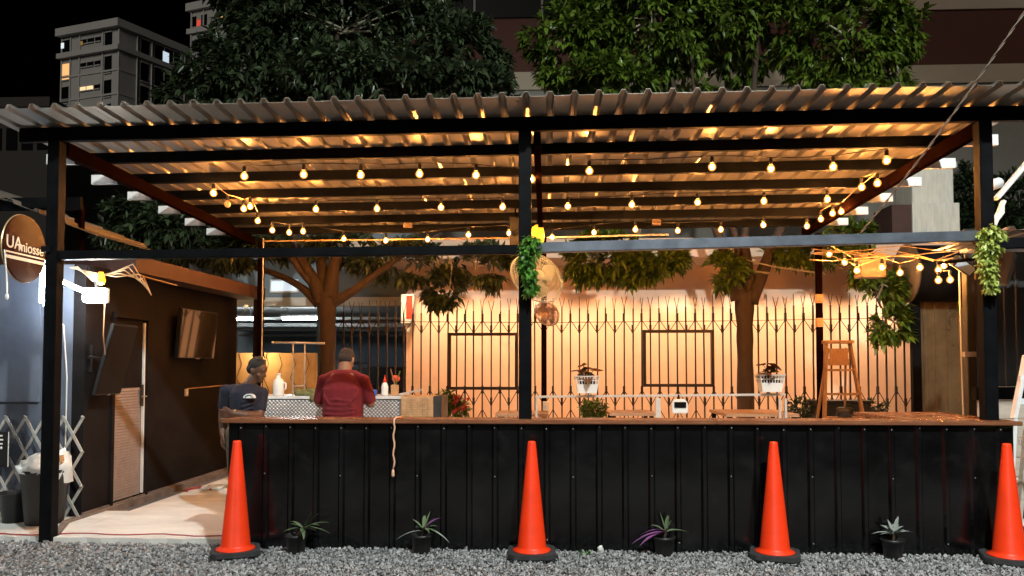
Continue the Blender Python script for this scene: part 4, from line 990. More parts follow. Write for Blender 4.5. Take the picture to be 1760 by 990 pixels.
def hand(mb, wrist, d, side, palm_n, s=1.0, curl=.5):
    """palm plus five unequal bent fingers; d points down the hand, side points to the thumb"""
    w_ = Vector(wrist); d = Vector(d).normalized(); side = Vector(side); side = (side - d*side.dot(d)).normalized(); n = Vector(palm_n); n = (n - d*n.dot(d) - side*n.dot(side)).normalized()
    for f in (-.5, -.17, .17, .5): cap(mb, [w_ + side*.03*f*s, w_ + d*.085*s + side*.075*f*s], [.015*s, .0135*s], 8)
    for f, L in ((.5, .072), (.17, .082), (-.17, .076), (-.5, .058)):
        p = w_ + d*.088*s + side*.078*f*s; q = p + (d*math.cos(curl*.5) + n*math.sin(curl*.5))*L*.5*s; e = q + (d*math.cos(curl*1.4) + n*math.sin(curl*1.4))*L*.5*s
        cap(mb, [p, q, e], [.0095*s, .0088*s, .0075*s], 8)
    p = w_ + d*.025*s + side*.034*s; q = p + (d*.7 + side*.75).normalized()*.04*s; e = q + (d*.95 + side*.1 + n*.3).normalized()*.033*s
    cap(mb, [p, q, e], [.013*s, .011*s, .009*s], 8)

def person_red():
    L = Vector((-2.06, 7.72, .055)); t = thing('person', 'man in a dark red t-shirt seen from behind at the tread plate table', 'person', L)
    I = Matrix.Identity(3); Mh = Euler((R(-28), 0, R(-6))).to_matrix()
    hd = (.0, .10, 1.51)
    b = MB(); head(b, hd, Mh, 1.03); cap(b, [(0, .02, 1.38), (0, .06, 1.47)], [.075, .066])
    torso(b, [((0, .0, .80), .16, .12), ((0, -.01, .95), .19, .145), ((0, -.01, 1.1), .185, .14), ((0, 0, 1.28), .20, .125), ((0, .01, 1.38), .13, .09)])
    arms = {}
    for s_ in (-1, 1):
        sh, el, wr = Vector((s_*.195, .0, 1.285)), Vector((s_*.262, .05, 1.075)), Vector((s_*.20, .31, 1.10))
        arms[s_] = (sh, el, wr); cap(b, [sh, el], [.062, .050]); cap(b, [el, el.lerp(wr, .35), wr], [.050, .047, .030])
        hand(b, wr, (-s_*.35, .9, .0), (-s_*.9, -.3, .2), (0, 0, -1), 1.0, .6)
        cap(b, [(s_*.10, 0, .86), (s_*.11, .02, .48), (s_*.12, -.02, .09)], [.10, .065, .045]); cap(b, [(s_*.12, -.04, .045), (s_*.13, .16, .035)], [.045, .035])
    blob('body', b, 'skin_brown', t, .0085, 4)
    h = MB(); Tm = lambda x, y, z: Vector(hd) + Mh @ Vector((x, y, z))
    h.ball(Tm(0, -.014, .042), .082, .096, .084, 18, 12, Mh); h.ball(Tm(0, -.045, -.005), .077, .068, .062, 16, 10, Mh)
    blob('hair', h, 'hair_brown', t, .008, 3)
    s = MB()
    torso(s, [((0, -.012, .885), .198, .165), ((0, -.015, .92), .202, .17), ((0, -.018, 1.02), .204, .172), ((0, -.015, 1.12), .198, .165), ((0, -.012, 1.22), .205, .156), ((0, 0, 1.30), .178, .138), ((0, .012, 1.375), .115, .105), ((0, .03, 1.415), .085, .08)])
    for e in (-1, 1):
        sh, el, wr = arms[e]; cap(s, [Vector((e*.105, 0, 1.355)), sh + Vector((e*.005, 0, .01)), sh.lerp(el, .80) + Vector((e*.004, 0, 0))], [.055, .074, .068])
    for k in range(5): cap(s, [Vector((-.17+.02*k, -.17, .93+.045*k)), Vector((-.02, -.188, .915+.05*k)), Vector((.17-.015*k, -.165, .94+.04*k))], [.007, .011, .007], 6)   # folds
    for e in (-1, 1): cap(s, [Vector((e*.19, -.08, 1.22)), Vector((e*.15, -.15, 1.13)), Vector((e*.10, -.18, 1.07))], [.006, .012, .005], 6)
    blob('shirt', s, 'shirt_red', t, .009, 5)
    tr = MB(); torso(tr, [((0, 0, .80), .19, .14), ((0, -.01, .90), .205, .16), ((0, -.01, .96), .203, .158)])
    for e in (-1, 1): cap(tr, [(e*.10, 0, .84), (e*.11, .02, .48), (e*.12, -.02, .12)], [.115, .085, .07])
    blob('trousers', tr, 'trousers', t, .011, 4)
    for e in (-1, 1):
        f = MB(); cap(f, [(e*.12, -.05, .05), (e*.125, .06, .048), (e*.13, .17, .04)], [.052, .05, .042]); blob('shoe', f, 'shoe', t, .01, 3)
    return t
person_red()
def person_navy():
    L = Vector((-2.865, 7.22, .055)); t = thing('person', 'young man in a navy t-shirt leaning at the left end of the counter', 'person', L)
    # local frame: x to the picture's right, y away from the lens; torso turned three quarters to the right
    yaw = R(-142); Mt = Matrix.Rotation(yaw, 3, 'Z'); F = lambda x, y, z: Mt @ Vector((x, y, z))
    Mh = (Matrix.Rotation(R(-98), 3, 'Z') @ Euler((R(-20), 0, 0)).to_matrix()); hd = Vector((.105, .0, 1.405))
    b = MB(); head(b, hd, Mh, .96); cap(b, [(.02, 0, 1.25), (.08, 0, 1.345)], [.062, .054])
    to = MB(); torso(to, [((0, 0, .78), .15, .11), ((0, 0, .92), .155, .115), ((0, .0, 1.05), .145, .105), ((0, .01, 1.18), .165, .105), ((0, 0, 1.26), .10, .075)])
    lean = lambda v: Vector((v[0] - .02 + (v[2]-.8)*.06, v[1], v[2]))
    b.add([lean(Mt @ Vector(v)) for v in to.v], to.f)
    # right arm hangs at the picture's left, left forearm lies across the belly
    sh, el, wr = Vector((-.175, -.06, 1.21)), Vector((-.215, -.02, .985)), Vector((-.205, -.10, .845))
    el = Vector((-.225, .0, .99)); wr = Vector((-.20, -.06, .80))
    cap(b, [sh, el], [.052, .042]); cap(b, [el, el.lerp(wr, .3), wr], [.042, .040, .027]); hand(b, wr, (.03, -.05, -1), (.6, -.8, 0), (1, .2, 0), .95, .5)
    sl, e2, w2 = Vector((.135, .06, 1.19)), Vector((.14, -.02, .98)), Vector((-.06, -.17, 1.01))
    cap(b, [sl, e2], [.05, .043]); cap(b, [e2, Vector((.05, -.13, .99)), w2], [.043, .045, .035]); hand(b, w2, (-1, -.1, -.05), (0, -.3, 1), (0, 1, 0), .95, .7)
    for e in (-1, 1):
        k = F(e*.09, 0, 0); cap(b, [Vector((k.x, k.y, .84)), Vector((k.x, k.y+.02, .47)), Vector((k.x, k.y, .09))], [.085, .056, .042])
        f = Mt @ Vector((0, .15, 0)); cap(b, [Vector((k.x, k.y, .045)), Vector((k.x+f.x, k.y+f.y, .035))], [.042, .034])
    blob('body', b, 'skin_dark', t, .0085, 4)
    h = MB(); Tm = lambda x, y, z: hd + Mh @ Vector((x, y, z)*1 if False else Vector((x, y, z))*.96)
    h.ball(Tm(0, -.022, .050), .078, .088, .078, 18, 12, Mh); h.ball(Tm(0, -.058, .0), .070, .052, .055, 14, 10, Mh)
    for k in range(46):
        a_ = random.uniform(0, 6.28); r_ = random.uniform(0, .06); h.ball(Tm(r_*math.cos(a_), -.02+r_*math.sin(a_), .118 - r_*.45 + random.uniform(0, .02)), .016, .016, .018, 6, 5)
    blob('hair', h, 'hair', t, .0065, 1)
    s = MB(); to = MB(); torso(to, [((0, .0, .955), .145, .115), ((0, .005, 1.03), .148, .118), ((0, .012, 1.13), .160, .118), ((0, .01, 1.20), .164, .11), ((0, .0, 1.255), .125, .09), ((0, .01, 1.285), .072, .066)])
    s.add([lean(Mt @ Vector(v)) for v in to.v], to.f)
    cap(s, [Vector((-.10, -.04, 1.23)), sh + Vector((0, 0, .008)), sh.lerp(el, .72)], [.052, .060, .056]); cap(s, [Vector((.09, .04, 1.21)), sl, sl.lerp(e2, .7)], [.05, .058, .054])
    for k in range(4): cap(s, [Vector((-.10+.03*k, -.125, .98+.03*k)), Vector((.02, -.145, .975+.045*k)), Vector((.12, -.09, 1.02+.04*k))], [.006, .011, .006], 6)
    blob('shirt', s, 'shirt_navy', t, .009, 4)
    # white arched print on the chest
    pr = MB(); cx, cz = .085, 1.150
    for r0, r1, a0, a1 in ((.040, .052, 0, math.pi), (.0, .026, .0, math.pi)):
        n = 14
        for k in range(n):
            A, B = a0+(a1-a0)*k/n, a0+(a1-a0)*(k+1)/n
            pr.prism([(cx+r0*math.cos(A), -.16, cz+r0*.8*math.sin(A)), (cx+r1*math.cos(A), -.16, cz+r1*.8*math.sin(A)), (cx+r1*math.cos(B), -.16, cz+r1*.8*math.sin(B)), (cx+r0*math.cos(B), -.16, cz+r0*.8*math.sin(B))], (0, .05, 0))
    o = pr.build('shirt_print', 'white', t, local=True)
    sh_ = MB(); to = MB(); torso(to, [((0, 0, .74), .14, .115), ((0, 0, .88), .145, .118), ((0, 0, .94), .145, .115)]); sh_.add([lean(Mt @ Vector(v)) for v in to.v], to.f)
    for e in (-1, 1):
        k = F(e*.09, 0, 0); cap(sh_, [Vector((k.x, k.y, .82)), Vector((k.x, k.y+.02, .46))], [.10, .085])
    blob('shorts', sh_, 'shorts', t, .011, 4)
    MB().lathe([(.034, -.008), (.038, 0), (.034, .008)], 14, w2 + Vector((.02, .01, 0)), Euler((0, R(90), 0)).to_matrix()).build('bracelet', 'wicker', t, True, local=True)
    for e in (-1, 1):
        k = F(e*.09, 0, 0); f = Mt @ Vector((0, .15, 0)); f_ = MB(); cap(f_, [Vector((k.x, k.y, .045)), Vector((k.x+f.x, k.y+f.y, .04))], [.05, .042]); blob('shoe', f_, 'shoe', t, .01, 3)
    return t
person_navy()

# ================================================================== INSIDE THE BAR
t = thing('tread_plate_table', 'table with a silver tread plate front and a woven end panel', 'table', (-2.4, 8.6, .055))
YP = 8.5; xa, xb, zt = -3.27, -1.62, 1.14
pl = MB().box(xa, xb, YP, YP+.02, .25, zt-.002).build('front_plate', 'tread_base', t)
tr = MB(); n = 0; zz = .80
while zz < zt-.01:
    xx = xa + .02 + (.021 if int(round(zz/.021)) % 2 else 0)
    while xx < xb-.02:
        d = .012 if int(round(zz/.021)) % 2 == 0 else -.012
        p, q = Vector((xx-.015, YP-.001, zz-d)), Vector((xx+.015, YP-.001, zz+d)); nn = (q-p).normalized().cross(Vector((0, 1, 0)))*.0075; c_ = (p+q)/2
        tr.add([p, c_-nn, q, c_+nn, c_+Vector((0, -.005, 0))], [(0, 1, 4), (1, 2, 4), (2, 3, 4), (3, 0, 4)]); xx += .042
    zz += .021
tr.build('tread_pattern', 'tread', pl, kind='stuff')
MB().box(xa-.02, xb+.0, YP-.02, YP+.62, zt, zt+.03).build('table_top', 'tread', t)
for x in (xa+.04, xb-.05):
    for y in (YP+.06, YP+.56): MB().beam((x, y, .055), (x, y, zt), .05, .05).build('leg', 'steel', t)
wk = MB().box(xb+.002, xb+.36, YP-.02, YP+.55, .2, 1.165).build('woven_panel', 'wicker', t)
nrow = 18
for r in range(nrow):
    z = .70 + r*.026
    for c in range(6):
        x = xb+.012+c*.058; prd = .010 if (r+c) % 2 else .004
        MB().beam((x, YP-.022-prd/2, z), (x+.054, YP-.022-prd/2, z), prd, .022).build('strip', 'wicker', wk)
MB().box(xb+.363, xb+.45, YP+.0, YP+.55, .2, 1.17).build('side_board', 'clad_grey', t)
def small(name, lb, cat, mbm, loc):
    t_ = thing(name, lb, cat, loc)
    for nm, mb, m, sm_ in mbm: mb.build(nm, m, t_, sm_, local=True)
    return t_
TT = zt+.031
small('jug', 'white plastic jug on the tread plate table', 'jug', [('jug_body', MB().lathe([(.055, 0), (.06, .01), (.06, .14), (.045, .18), (.022, .20), (.020, .23)], 16), 'plastic_white', True), ('jug_cap', MB().lathe([(.024, .231), (.024, .25), (0, .252)], 12), 'plastic_white', True), ('jug_handle', MB().tube([(.05, 0, .15), (.085, 0, .14), (.085, 0, .08), (.058, 0, .06)], .009, 6), 'plastic_white', True)], (-3.05, 8.62, TT))
small('spray_bottle', 'white and orange bottle on the table right of the man', 'bottle', [('bottle_body', MB().lathe([(.036, 0), (.04, .01), (.04, .10), (.03, .135), (.016, .15)], 14), 'plastic_white', True), ('bottle_nozzle', MB().lathe([(.018, .151), (.018, .175), (.006, .20), (.004, .235)], 10), 'cone', True)], (-1.83, 8.62, TT))
small('blue_tool', 'blue and white tool on the table beside the man', 'tool', [('tool_body', MB().bev(-.05, .06, -.04, .04, 0, .07, .012), 'blue', False), ('tool_face', MB().bev(-.098, -.052, -.03, .03, .005, .055, .008), 'white', False)], (-1.98, 8.6, TT))
small('green_cloth', 'crumpled olive cloth on the tread plate table', 'cloth', [('cloth_folds', MB().ball((0, 0, .04), .13, .1, .05, 14, 8).ball((-.08, 0, .05), .06, .07, .05).ball((.06, -.03, .07), .06, .05, .04).ball((.1, -.08, .0), .05, .05, .06), 'cloth_green', True)], (-2.72, 8.6, TT-.02))
small('yellow_clamp', 'small yellow clamp at the foot of the pipe stand', 'tool', [('clamp_body', MB().bev(-.06, .06, -.03, .03, 0, .03, .008), 'yellow_plastic', False), ('clamp_knob', MB().ball((0, 0, .04), .02), 'yellow_plastic', True)], (-2.48, 8.58, TT))
small('wooden_block', 'small wooden holder on the table behind the bottle', 'holder', [('block', MB().bev(-.04, .04, -.04, .04, 0, .12, .006), 'cardboard', False), ('stick', MB().tube([(0, 0, .12), (-.05, 0, .30)], .008, 5), 'wood_ladder', False), ('stick', MB().tube([(.01, 0, .12), (.06, 0, .28)], .008, 5), 'leaf_shrub', False), ('cap', MB().ball((.0, .06, .19), .05, .03, .04), 'red_plastic', True)], (-1.74, 8.74, TT))
small('white_tray', 'pale slab lying from the table to the woven panel', 'tray', [('slab', MB().beam((-.12, 0, .0), (.14, 0, .055), .12, .02), 'board', False)], (-1.55, 8.7, 1.185))
t = thing('pipe_stand', 'bare T-shaped metal pipe stand behind the young man', 'stand', (-2.75, 9.0, TT))
a, b = at(469, 589, 8.95), at(558, 590, 8.95); MB().tube([a, b], .013, 8).build('cross_pipe', 'gate_silver', t, True)
for px in (504, 524):
    p = at(px, 590, 8.95); MB().tube([p, Vector((p.x, p.y, TT))], .010, 8).build('upright', 'gate_silver', t, True)
a, b = at(504, 664, 8.95), at(524, 662, 8.95); MB().tube([a, b], .008, 6).build('brace', 'gate_silver', t, True); MB().ball(at(469, 589, 8.95), .018).build('end_cap', 'gate_silver', t, True)
MB().box(-2.75, -2.40, 8.9, 9.02, TT-.001, TT+.012).build('foot', 'gate_silver', t)

t = thing('pipe_rail', 'white pipe rail on posts inside the bar', 'rail', (1.3, 8.9, .055))
a, b = at(920, 682, 8.9), at(1350, 678, 8.9)
MB().beam(a, b, .024, .026).build('top_rail', 'rail_white', t, bevel=.003)
for px, w_ in ((922, .02), (1131, .06), (1340, .022), (1350, .026)):
    p = at(px, 690, 8.9); MB().beam((p.x, 8.9, .06), (p.x, 8.9, a.z-.014), w_, .03).build('upright', 'rail_white', t)
def basket(px, py, lb):
    p = at(px, py, 8.9); p.z = 1.195 if px < 1200 else 1.212; t = thing('basket_planter', lb, 'planter', p); r0, r1, h = .10, .135, .17
    def fr(z0, z1, a0, a1, th, name):
        for (sx, sy) in ((1, 0), (-1, 0), (0, 1), (0, -1)):
            q = []
            for (a, z) in ((a0, z0), (a1, z1)):
                for e in (-1, 1):
                    for o in (0, th):
                        X_, Y_ = a*1.18, a*.88
                        q.append(Vector((sx*(X_-o) + sy*e*X_*(1 if not o else (X_-o)/X_), sy*(Y_-o) + sx*e*Y_*(1 if not o else (Y_-o)/Y_), z)))
            MB().add(q, [(0, 2, 6, 4), (1, 5, 7, 3), (0, 1, 3, 2), (4, 6, 7, 5), (0, 4, 5, 1), (2, 3, 7, 6)]).build(name, 'plastic_white', t, local=True)
    H_ = .20; w0, w1 = .090, .118; lerp_ = lambda f: w0 + (w1-w0)*f
    fr(0, H_*.52, lerp_(0), lerp_(.52), .006, 'side'); fr(H_*.70, H_*.76, lerp_(.70), lerp_(.76), .006, 'band'); fr(H_*.93, H_, lerp_(.93)+.004, lerp_(1)+.006, .010, 'rim')
    MB().box(-w0*1.15, w0*1.15, -w0*.85, w0*.85, .003, .010).build('bottom', 'plastic_white', t, local=True)
    for k in range(9):
        f = -1 + 2*k/8
        for sy in (-1, 1):
            MB().beam((f*lerp_(.52)*1.15, sy*(lerp_(.52)*.88-.003), H_*.51), (f*lerp_(.93)*1.15, sy*(lerp_(.93)*.88-.003), H_*.94), .008, .005).build('rib', 'plastic_white', t, local=True)
            MB().beam((sy*(lerp_(.52)*1.18-.003), f*lerp_(.52)*.85, H_*.51), (sy*(lerp_(.93)*1.18-.003), f*lerp_(.93)*.85, H_*.94), .008, .005).build('rib', 'plastic_white', t, local=True)
    MB().bev(-w0*1.05, w0*1.05, -w0*.75, w0*.75, .02, H_*.8, .01).build('soil', 'bark', t, local=True)
    for k in range(13):
        A = random.uniform(0, 6.28); el = random.uniform(.15, 1.35); L_ = random.uniform(.08, .19)
        st = Vector((0, 0, H_*.75)); tip = st + Vector((math.cos(A)*math.cos(el), math.sin(A)*math.cos(el), math.sin(el)))*L_
        d = Vector((math.cos(A), math.sin(A), -.35 + random.uniform(-.3, .4))).normalized(); sd = Vector((-math.sin(A), math.cos(A), random.uniform(-.3, .3))); lf = random.uniform(.11, .19); wf = lf*.34
        q = [tip - d*lf*.25, tip - d*lf*.35 + sd*wf*.8, tip + sd*wf, tip + d*lf*.4 + sd*wf*.6, tip + d*lf*.75, tip + d*lf*.4 - sd*wf*.6, tip - sd*wf, tip - d*lf*.35 - sd*wf*.8]
        q = [p_ + Vector((0, 0, random.uniform(-.01, .01))) for p_ in q]
        lf_ = MB().add(q + [tip + Vector((0, 0, -.012))], [(i, (i+1) % 8, 8) for i in range(8)]).build('leaf', 'leaf_caladium', t, local=True)
        MB().tube([st, st.lerp(tip, .5) + Vector((0, 0, .02)), tip], .004, 4).build('stalk', 'leaf_dark', lf_, local=True)
basket(1009, 680, 'white basket planter with dark red leaves near the middle post')
basket(1324, 677, 'white basket planter with dark red leaves beside the right tree trunk')
t = thing('work_lamp', 'small unlit flood lamp clipped under the pipe rail', 'lamp', at(1168, 700, 8.8))
p = at(1168, 699, 8.82); fr = MB(); fr.prism([(p.x-.085, 8.78, p.z-.075), (p.x+.085, 8.78, p.z-.075), (p.x+.09, 8.78, p.z+.04), (p.x+.055, 8.78, p.z+.085), (p.x-.055, 8.78, p.z+.085), (p.x-.09, 8.78, p.z+.04)], (0, .07, 0))
fr.build('housing', 'white', t, bevel=.008); MB().box(p.x-.066, p.x+.066, 8.770, 8.7795, p.z-.01, p.z+.055).build('glass', 'pane', t); MB().tube([(p.x, 8.84, p.z+.08), (p.x, 8.88, p.z+.13)], .01, 6).build('clip', 'steel', t)
def inner_table(x0, x1, y0, y1, z, lb):
    t = thing('wooden_table', lb, 'table', ((x0+x1)/2, y0, .055))
    k = 4; dx = (x1-x0)/k
    for i in range(k): MB().box(x0+i*dx+.002, x0+(i+1)*dx-.002, y0, y1, z-.035, z).build('plank', 'wood_table', t)
    for x in (x0+.05, x1-.05):
        for y in (y0+.05, y1-.05): MB().beam((x, y, .055), (x, y, z-.036), .05, .05).build('leg', 'steel', t)
inner_table(-.62, .02, 9.2, 9.9, .935, 'wooden table top just left of the middle post')
inner_table(.75, 1.3, 9.25, 9.9, .945, 'wooden table top left of the rail post')
inner_table(2.1, 2.95, 9.15, 10.1, .945, 'wooden table top at the foot of the right tree')
t = thing('wooden_ladder', 'brown wooden step ladder standing before the fence', 'ladder', (3.8, 10.2, .055))
A_ = [Vector((3.640, 10.2, 1.80)), Vector((3.945, 10.2, 1.80)), Vector((3.50, 9.98, .055)), Vector((4.14, 9.98, .055))]
MB().beam(A_[0], A_[2], .03, .075, (0, 1, 0)).build('rail', 'wood_ladder', t); MB().beam(A_[1], A_[3], .03, .075, (0, 1, 0)).build('rail', 'wood_ladder', t)
for x0, x1 in ((3.68, 3.58), (3.91, 4.05)): MB().beam((x0, 10.24, 1.74), (x1, 10.75, .055), .025, .04).build('rear_leg', 'wood_ladder', t)
MB().bev(3.615, 3.97, 10.10, 10.30, 1.80, 1.84, .008).build('top_step', 'wood_ladder', t)
bk = MB(); bk.box(3.665, 3.92, 10.17, 10.19, 1.68, 1.735); bk.box(3.66, 3.925, 10.17, 10.19, 1.515, 1.60); bk.box(3.68, 3.91, 10.172, 10.188, 1.60, 1.68); bk.build('brace_panel', 'wood_ladder', t)
for z in (1.44, 1.13, .83, .53, .25):
    f = (1.80-z)/1.745; xl = A_[0].x+(A_[2].x-A_[0].x)*f; xr = A_[1].x+(A_[3].x-A_[1].x)*f; y = 10.2-.22*f
    MB().box(xl+.012, xr-.012, y-.04, y+.05, z, z+.03).build('step', 'wood_ladder', t)
t = thing('bucket', 'black bucket on the lower step of the wooden ladder', 'bucket', (3.82, 10.03, .86))
MB().lathe([(.085, 0), (.11, .06), (.105, .10), (.07, .12), (0, .125)], 16, (3.80, 10.03, .861)).build('tub', 'pot', t, True); MB().tube([(3.80, 10.03, .985), (3.86, 10.03, 1.02)], .01, 5).build('handle', 'leaf_dark', t)
t = thing('crate', 'dark crate behind the foot of the wooden ladder', 'crate', (4.1, 10.4, .055))
cr_ = MB().bev(3.75, 4.45, 10.80, 11.2, .055, 1.0, .02).build('crate_body', 'pot', t); MB().box(3.72, 4.48, 10.78, 11.22, 1.0, 1.03).build('lid', 'pot', t)

# braided rope hanging over the counter front
x = at(677, 760, 6.2).x; pts = [Vector((x+.02, 6.45, 1.076)), Vector((x+.005, 6.28, 1.082)), Vector((x, 6.205, 1.07))] + [Vector((x+.006*math.sin(k*1.4), 6.200, 1.04-k*.031)) for k in range(13)]
t = thing('cord', 'pale cord hanging down the counter front left of the middle', 'cord', pts[0])
MB().tube(pts, .0075, 6).build('strand', 'tape', t, True); e = pts[-1]
MB().lathe([(.008, 0), (.012, -.02), (.014, -.05), (.009, -.06)], 10, e).build('plug', 'tape', t, True)

# fans on the middle back post
def fan(lb, c, M, r, depth, mc, mb_, motor_m, solid=False):
    t = thing('wall_fan', lb, 'fan', c); c = Vector(c); T = lambda x, y, z: c + M @ Vector((x, y, z))
    cage = MB()
    for rr, zz in ((r, 0), (r*.985, depth*.3), (r*.97, depth*.6), (r*.88, depth*.75), (r*.75, depth*.87), (r*.6, depth*.95), (r*.45, depth*.98), (r*.25, depth)): cage.tube([T(rr*math.cos(2*math.pi*k/36), rr*math.sin(2*math.pi*k/36), zz) for k in range(37)], .010 if rr == r else .003, 5, False)
    cage.build('guard_ring', mc, t); ww = MB()
    for k in range(60):
        A = 2*math.pi*k/60; ww.tube([T(rr*math.cos(A), rr*math.sin(A), zz) for rr, zz in ((r*.2, depth), (r*.6, depth*.95), (r*.95, depth*.65), (r, 0), (r*.6, -depth*.4), (r*.2, -depth*.5))], .0024, 4, False)
    ww.build('guard_wires', mc, t)
    for k in range(3):
        A = 2*math.pi*k/3+.4; vs = []
        for i in range(7):
            f = i/6; ra = r*(.15+.75*f); sp_ = .55*math.sin(math.pi*(.15+.8*f))
            for j in (-1, 0, 1): vs.append(T(ra*math.cos(A+j*sp_), ra*math.sin(A+j*sp_), depth*.25+j*.035))
        MB().add(vs, [q for i in range(6) for q in ((3*i, 3*i+1, 3*i+4, 3*i+3), (3*i+1, 3*i+2, 3*i+5, 3*i+4))]).build('blade', mb_, t, True)
    Mm = M; MB().lathe([(0, depth*.9), (r*.2, depth*.85), (r*.22, depth*.2), (r*.25, -depth*.5), (r*.28, -depth*1.2), (r*.2, -depth*1.9), (0, -depth*2)], 18, c, Mm).build('motor', motor_m, t, True)
    MB().tube([T(0, 0, -depth*1.5), Vector((c.x*.5-.02, 10.52, c.z-.05)), Vector((-.04, 10.56, c.z-.1))], .022, 7).build('bracket', 'steel_red', t)
    return t
Mf = Matrix.Rotation(R(32), 3, 'Z') @ Euler((R(62), 0, 0)).to_matrix()
fan('large wire guarded fan behind the middle canopy post', at(922, 478, 10.0), Mf, .37, .11, 'fan_grey', 'fan_blade', 'fan_grey')
Mf2 = Matrix.Rotation(R(150), 3, 'Z') @ Euler((R(58), 0, 0)).to_matrix()
fan('small pinkish fan below the large fan on the back post', at(940, 540, 10.3), Mf2, .175, .06, 'fan_pink', 'fan_pink', 'fan_pink')
t = thing('socket_box', 'white switch box on the foot of the middle back post', 'switch', at(938, 700, 10.5)); p = at(938, 700, 10.53)
MB().bev(p.x-.04, p.x+.04, 10.53, 10.56, p.z-.09, p.z+.08, .006).build('casing', 'white', t); MB().bev(p.x-.012, p.x+.012, 10.522, 10.5295, p.z-.02, p.z+.03, .002).build('toggle', 'fan_grey', t)

# ================================================================== RIGHT SIDE
t = thing('inner_post_pair', 'pair of dark steel uprights tied by a wooden cleat at the right', 'post', (4.3, 8.2, 0))
a = at(1668, 520, 8.6); MB().beam((a.x, 8.6, .05), (a.x, 8.6, 3.0), .13, .10).build('upright', 'clad_grey', t, bevel=.006)
b = at(1683, 520, 8.2); MB().beam((b.x, 8.2, .05), (b.x, 8.2, 2.9), .05, .10).build('upright', 'steel_red', t)
p, q = at(1656, 609, 8.1), at(1690, 609, 8.1); MB().beam(p, q, .05, .05).build('cleat', 'board', t)
MB().tube([at(1648, 440, 8.5), at(1650, 520, 8.5), at(1652, 600, 8.5), at(1656, 720, 8.5)], .009, 5).build('cable', 'wire_white', t)
t = thing('sheet_metal_gate', 'brownish ribbed sheet gate with a rolled drum above, right of the fence', 'gate', (5.4, 11.2, 0))
a, b = at(1578, 530, 11.2), at(1662, 700, 11.2)
MB().corr((a.x, 11.2, .05), (1, 0, 0), (0, 0, 1), (0, -1, 0), b.x-a.x+.1, a.z-.05+.1, .16, .05, .03, .018, .002).build('sheet', 'sheet_brown', t)
MB().beam((a.x-.07, 11.15, .05), (a.x-.07, 11.15, 3.1), .12, .08).build('jamb', 'steel', t)
p0, p1 = at(1563, 470, 11.0), at(1665, 470, 11.0); dc = at(1610, 482, 11.1)
MB().tube([Vector((p0.x+.02, 11.1, dc.z+.1)), Vector((p1.x+.1, 11.1, dc.z+.1))], .40, 24).build('drum', 'steel', t, True)
MB().tube([Vector((p0.x-.01, 11.1, dc.z+.1)), Vector((p0.x+.019, 11.1, dc.z+.1))], .42, 24).build('drum_plate', 'sheet_brown', t, True)
t = thing('box_speaker', 'pale box with a round hole under the right rail', 'speaker', at(1498, 455, 9.4))
p, q = at(1480, 434, 9.4), at(1524, 476, 9.4); MB().bev(p.x, q.x, 9.4, 9.62, q.z, p.z, .012).build('cabinet', 'speaker_beige', t)
cc = at(1498, 440, 9.39); MB().lathe([(.04, 0), (.04, .008), (.03, .01), (.0, .004)], 18, (cc.x, 9.395, cc.z), Euler((R(90), 0, 0)).to_matrix()).build('port', 'black_plastic', t, True)
MB().tube([((p.x+q.x)/2, 9.5, p.z), ((p.x+q.x)/2, 9.5, p.z+.25)], .015, 6).build('bracket', 'steel', t)
t = thing('box_speaker', 'tilted pale box speaker beside the right trailing plant', 'speaker', at(1715, 455, 7.0))
M = Matrix.Translation(at(1711, 458, 7.1)) @ Euler((0, R(14), R(-35))).to_matrix().to_4x4()
bx = MB().bev(-.13, .13, -.09, .09, -.15, .14, .012); bx.v = [tuple(M @ Vector(v)) for v in bx.v]; bx.build('cabinet', 'speaker_beige', t)
MB().lathe([(.075, 0), (.07, .006), (.03, -.002), (0, .004)], 20, M @ Vector((0, -.092, -.0)), M.to_3x3() @ Euler((R(90), 0, 0)).to_matrix()).build('driver', 'cardboard', t, True)
MB().tube([M @ Vector((0, .09, .1)), Vector((M.translation.x-.25, 7.6, M.translation.z+.1))], .018, 6).build('bracket', 'steel', t)
t = thing('spot_fixture', 'dark unlit spot fixture hanging at the end of the wire bundle', 'lamp', at(1655, 455, 8.3))
M = Matrix.Translation(at(1655, 457, 8.3)) @ Euler((R(20), R(35), 0)).to_matrix().to_4x4()
bx = MB().bev(-.11, .11, -.08, .08, -.06, .06, .012); bx.v = [tuple(M @ Vector(v)) for v in bx.v]; bx.build('housing', 'black_plastic', t); 
bx = MB().box(-.09, .09, -.086, -.0805, -.045, .045); bx.v = [tuple(M @ Vector(v)) for v in bx.v]; bx.build('glass', 'fan_blade', t); MB().tube([M.translation, M.translation + Vector((.05, .1, .25))], .012, 6).build('arm', 'steel', t)
rb = thing('neighbour_wall', 'black ribbed metal wall beyond the right post', 'wall', (5, 7.9, 0))
for k in range(3): MB().corr((4.30+k*.92, 7.9, 1.30), (1, 0, 0), (0, 0, 1), (0, -1, 0), .92, 1.35, .115, .04, .02, .014, .0015).build('sheet', 'clad_grey', rb)
for k in range(5): MB().box(4.30, 6.9, 7.88, 7.92, .98-k*.19, 1.165-k*.19).build('board', 'board', rb, bevel=.006)
MB().box(4.27, 6.9, 7.86, 7.94, 1.17, 1.297).build('trim', 'steel', rb)
MB().box(4.2, 6.9, 7.5, 7.98, 2.653, 2.72).build('roof_edge', 'white', rb)
MB().beam((3.64, 6.7, 2.62), (4.25, 7.6, 2.62), .06, .06).build('stay', 'steel', rb)
MB().beam((3.63, 6.42, 2.50), (5.2, 6.42, 2.55), .07, .085).build('rail', 'steel', rb, bevel=.005)
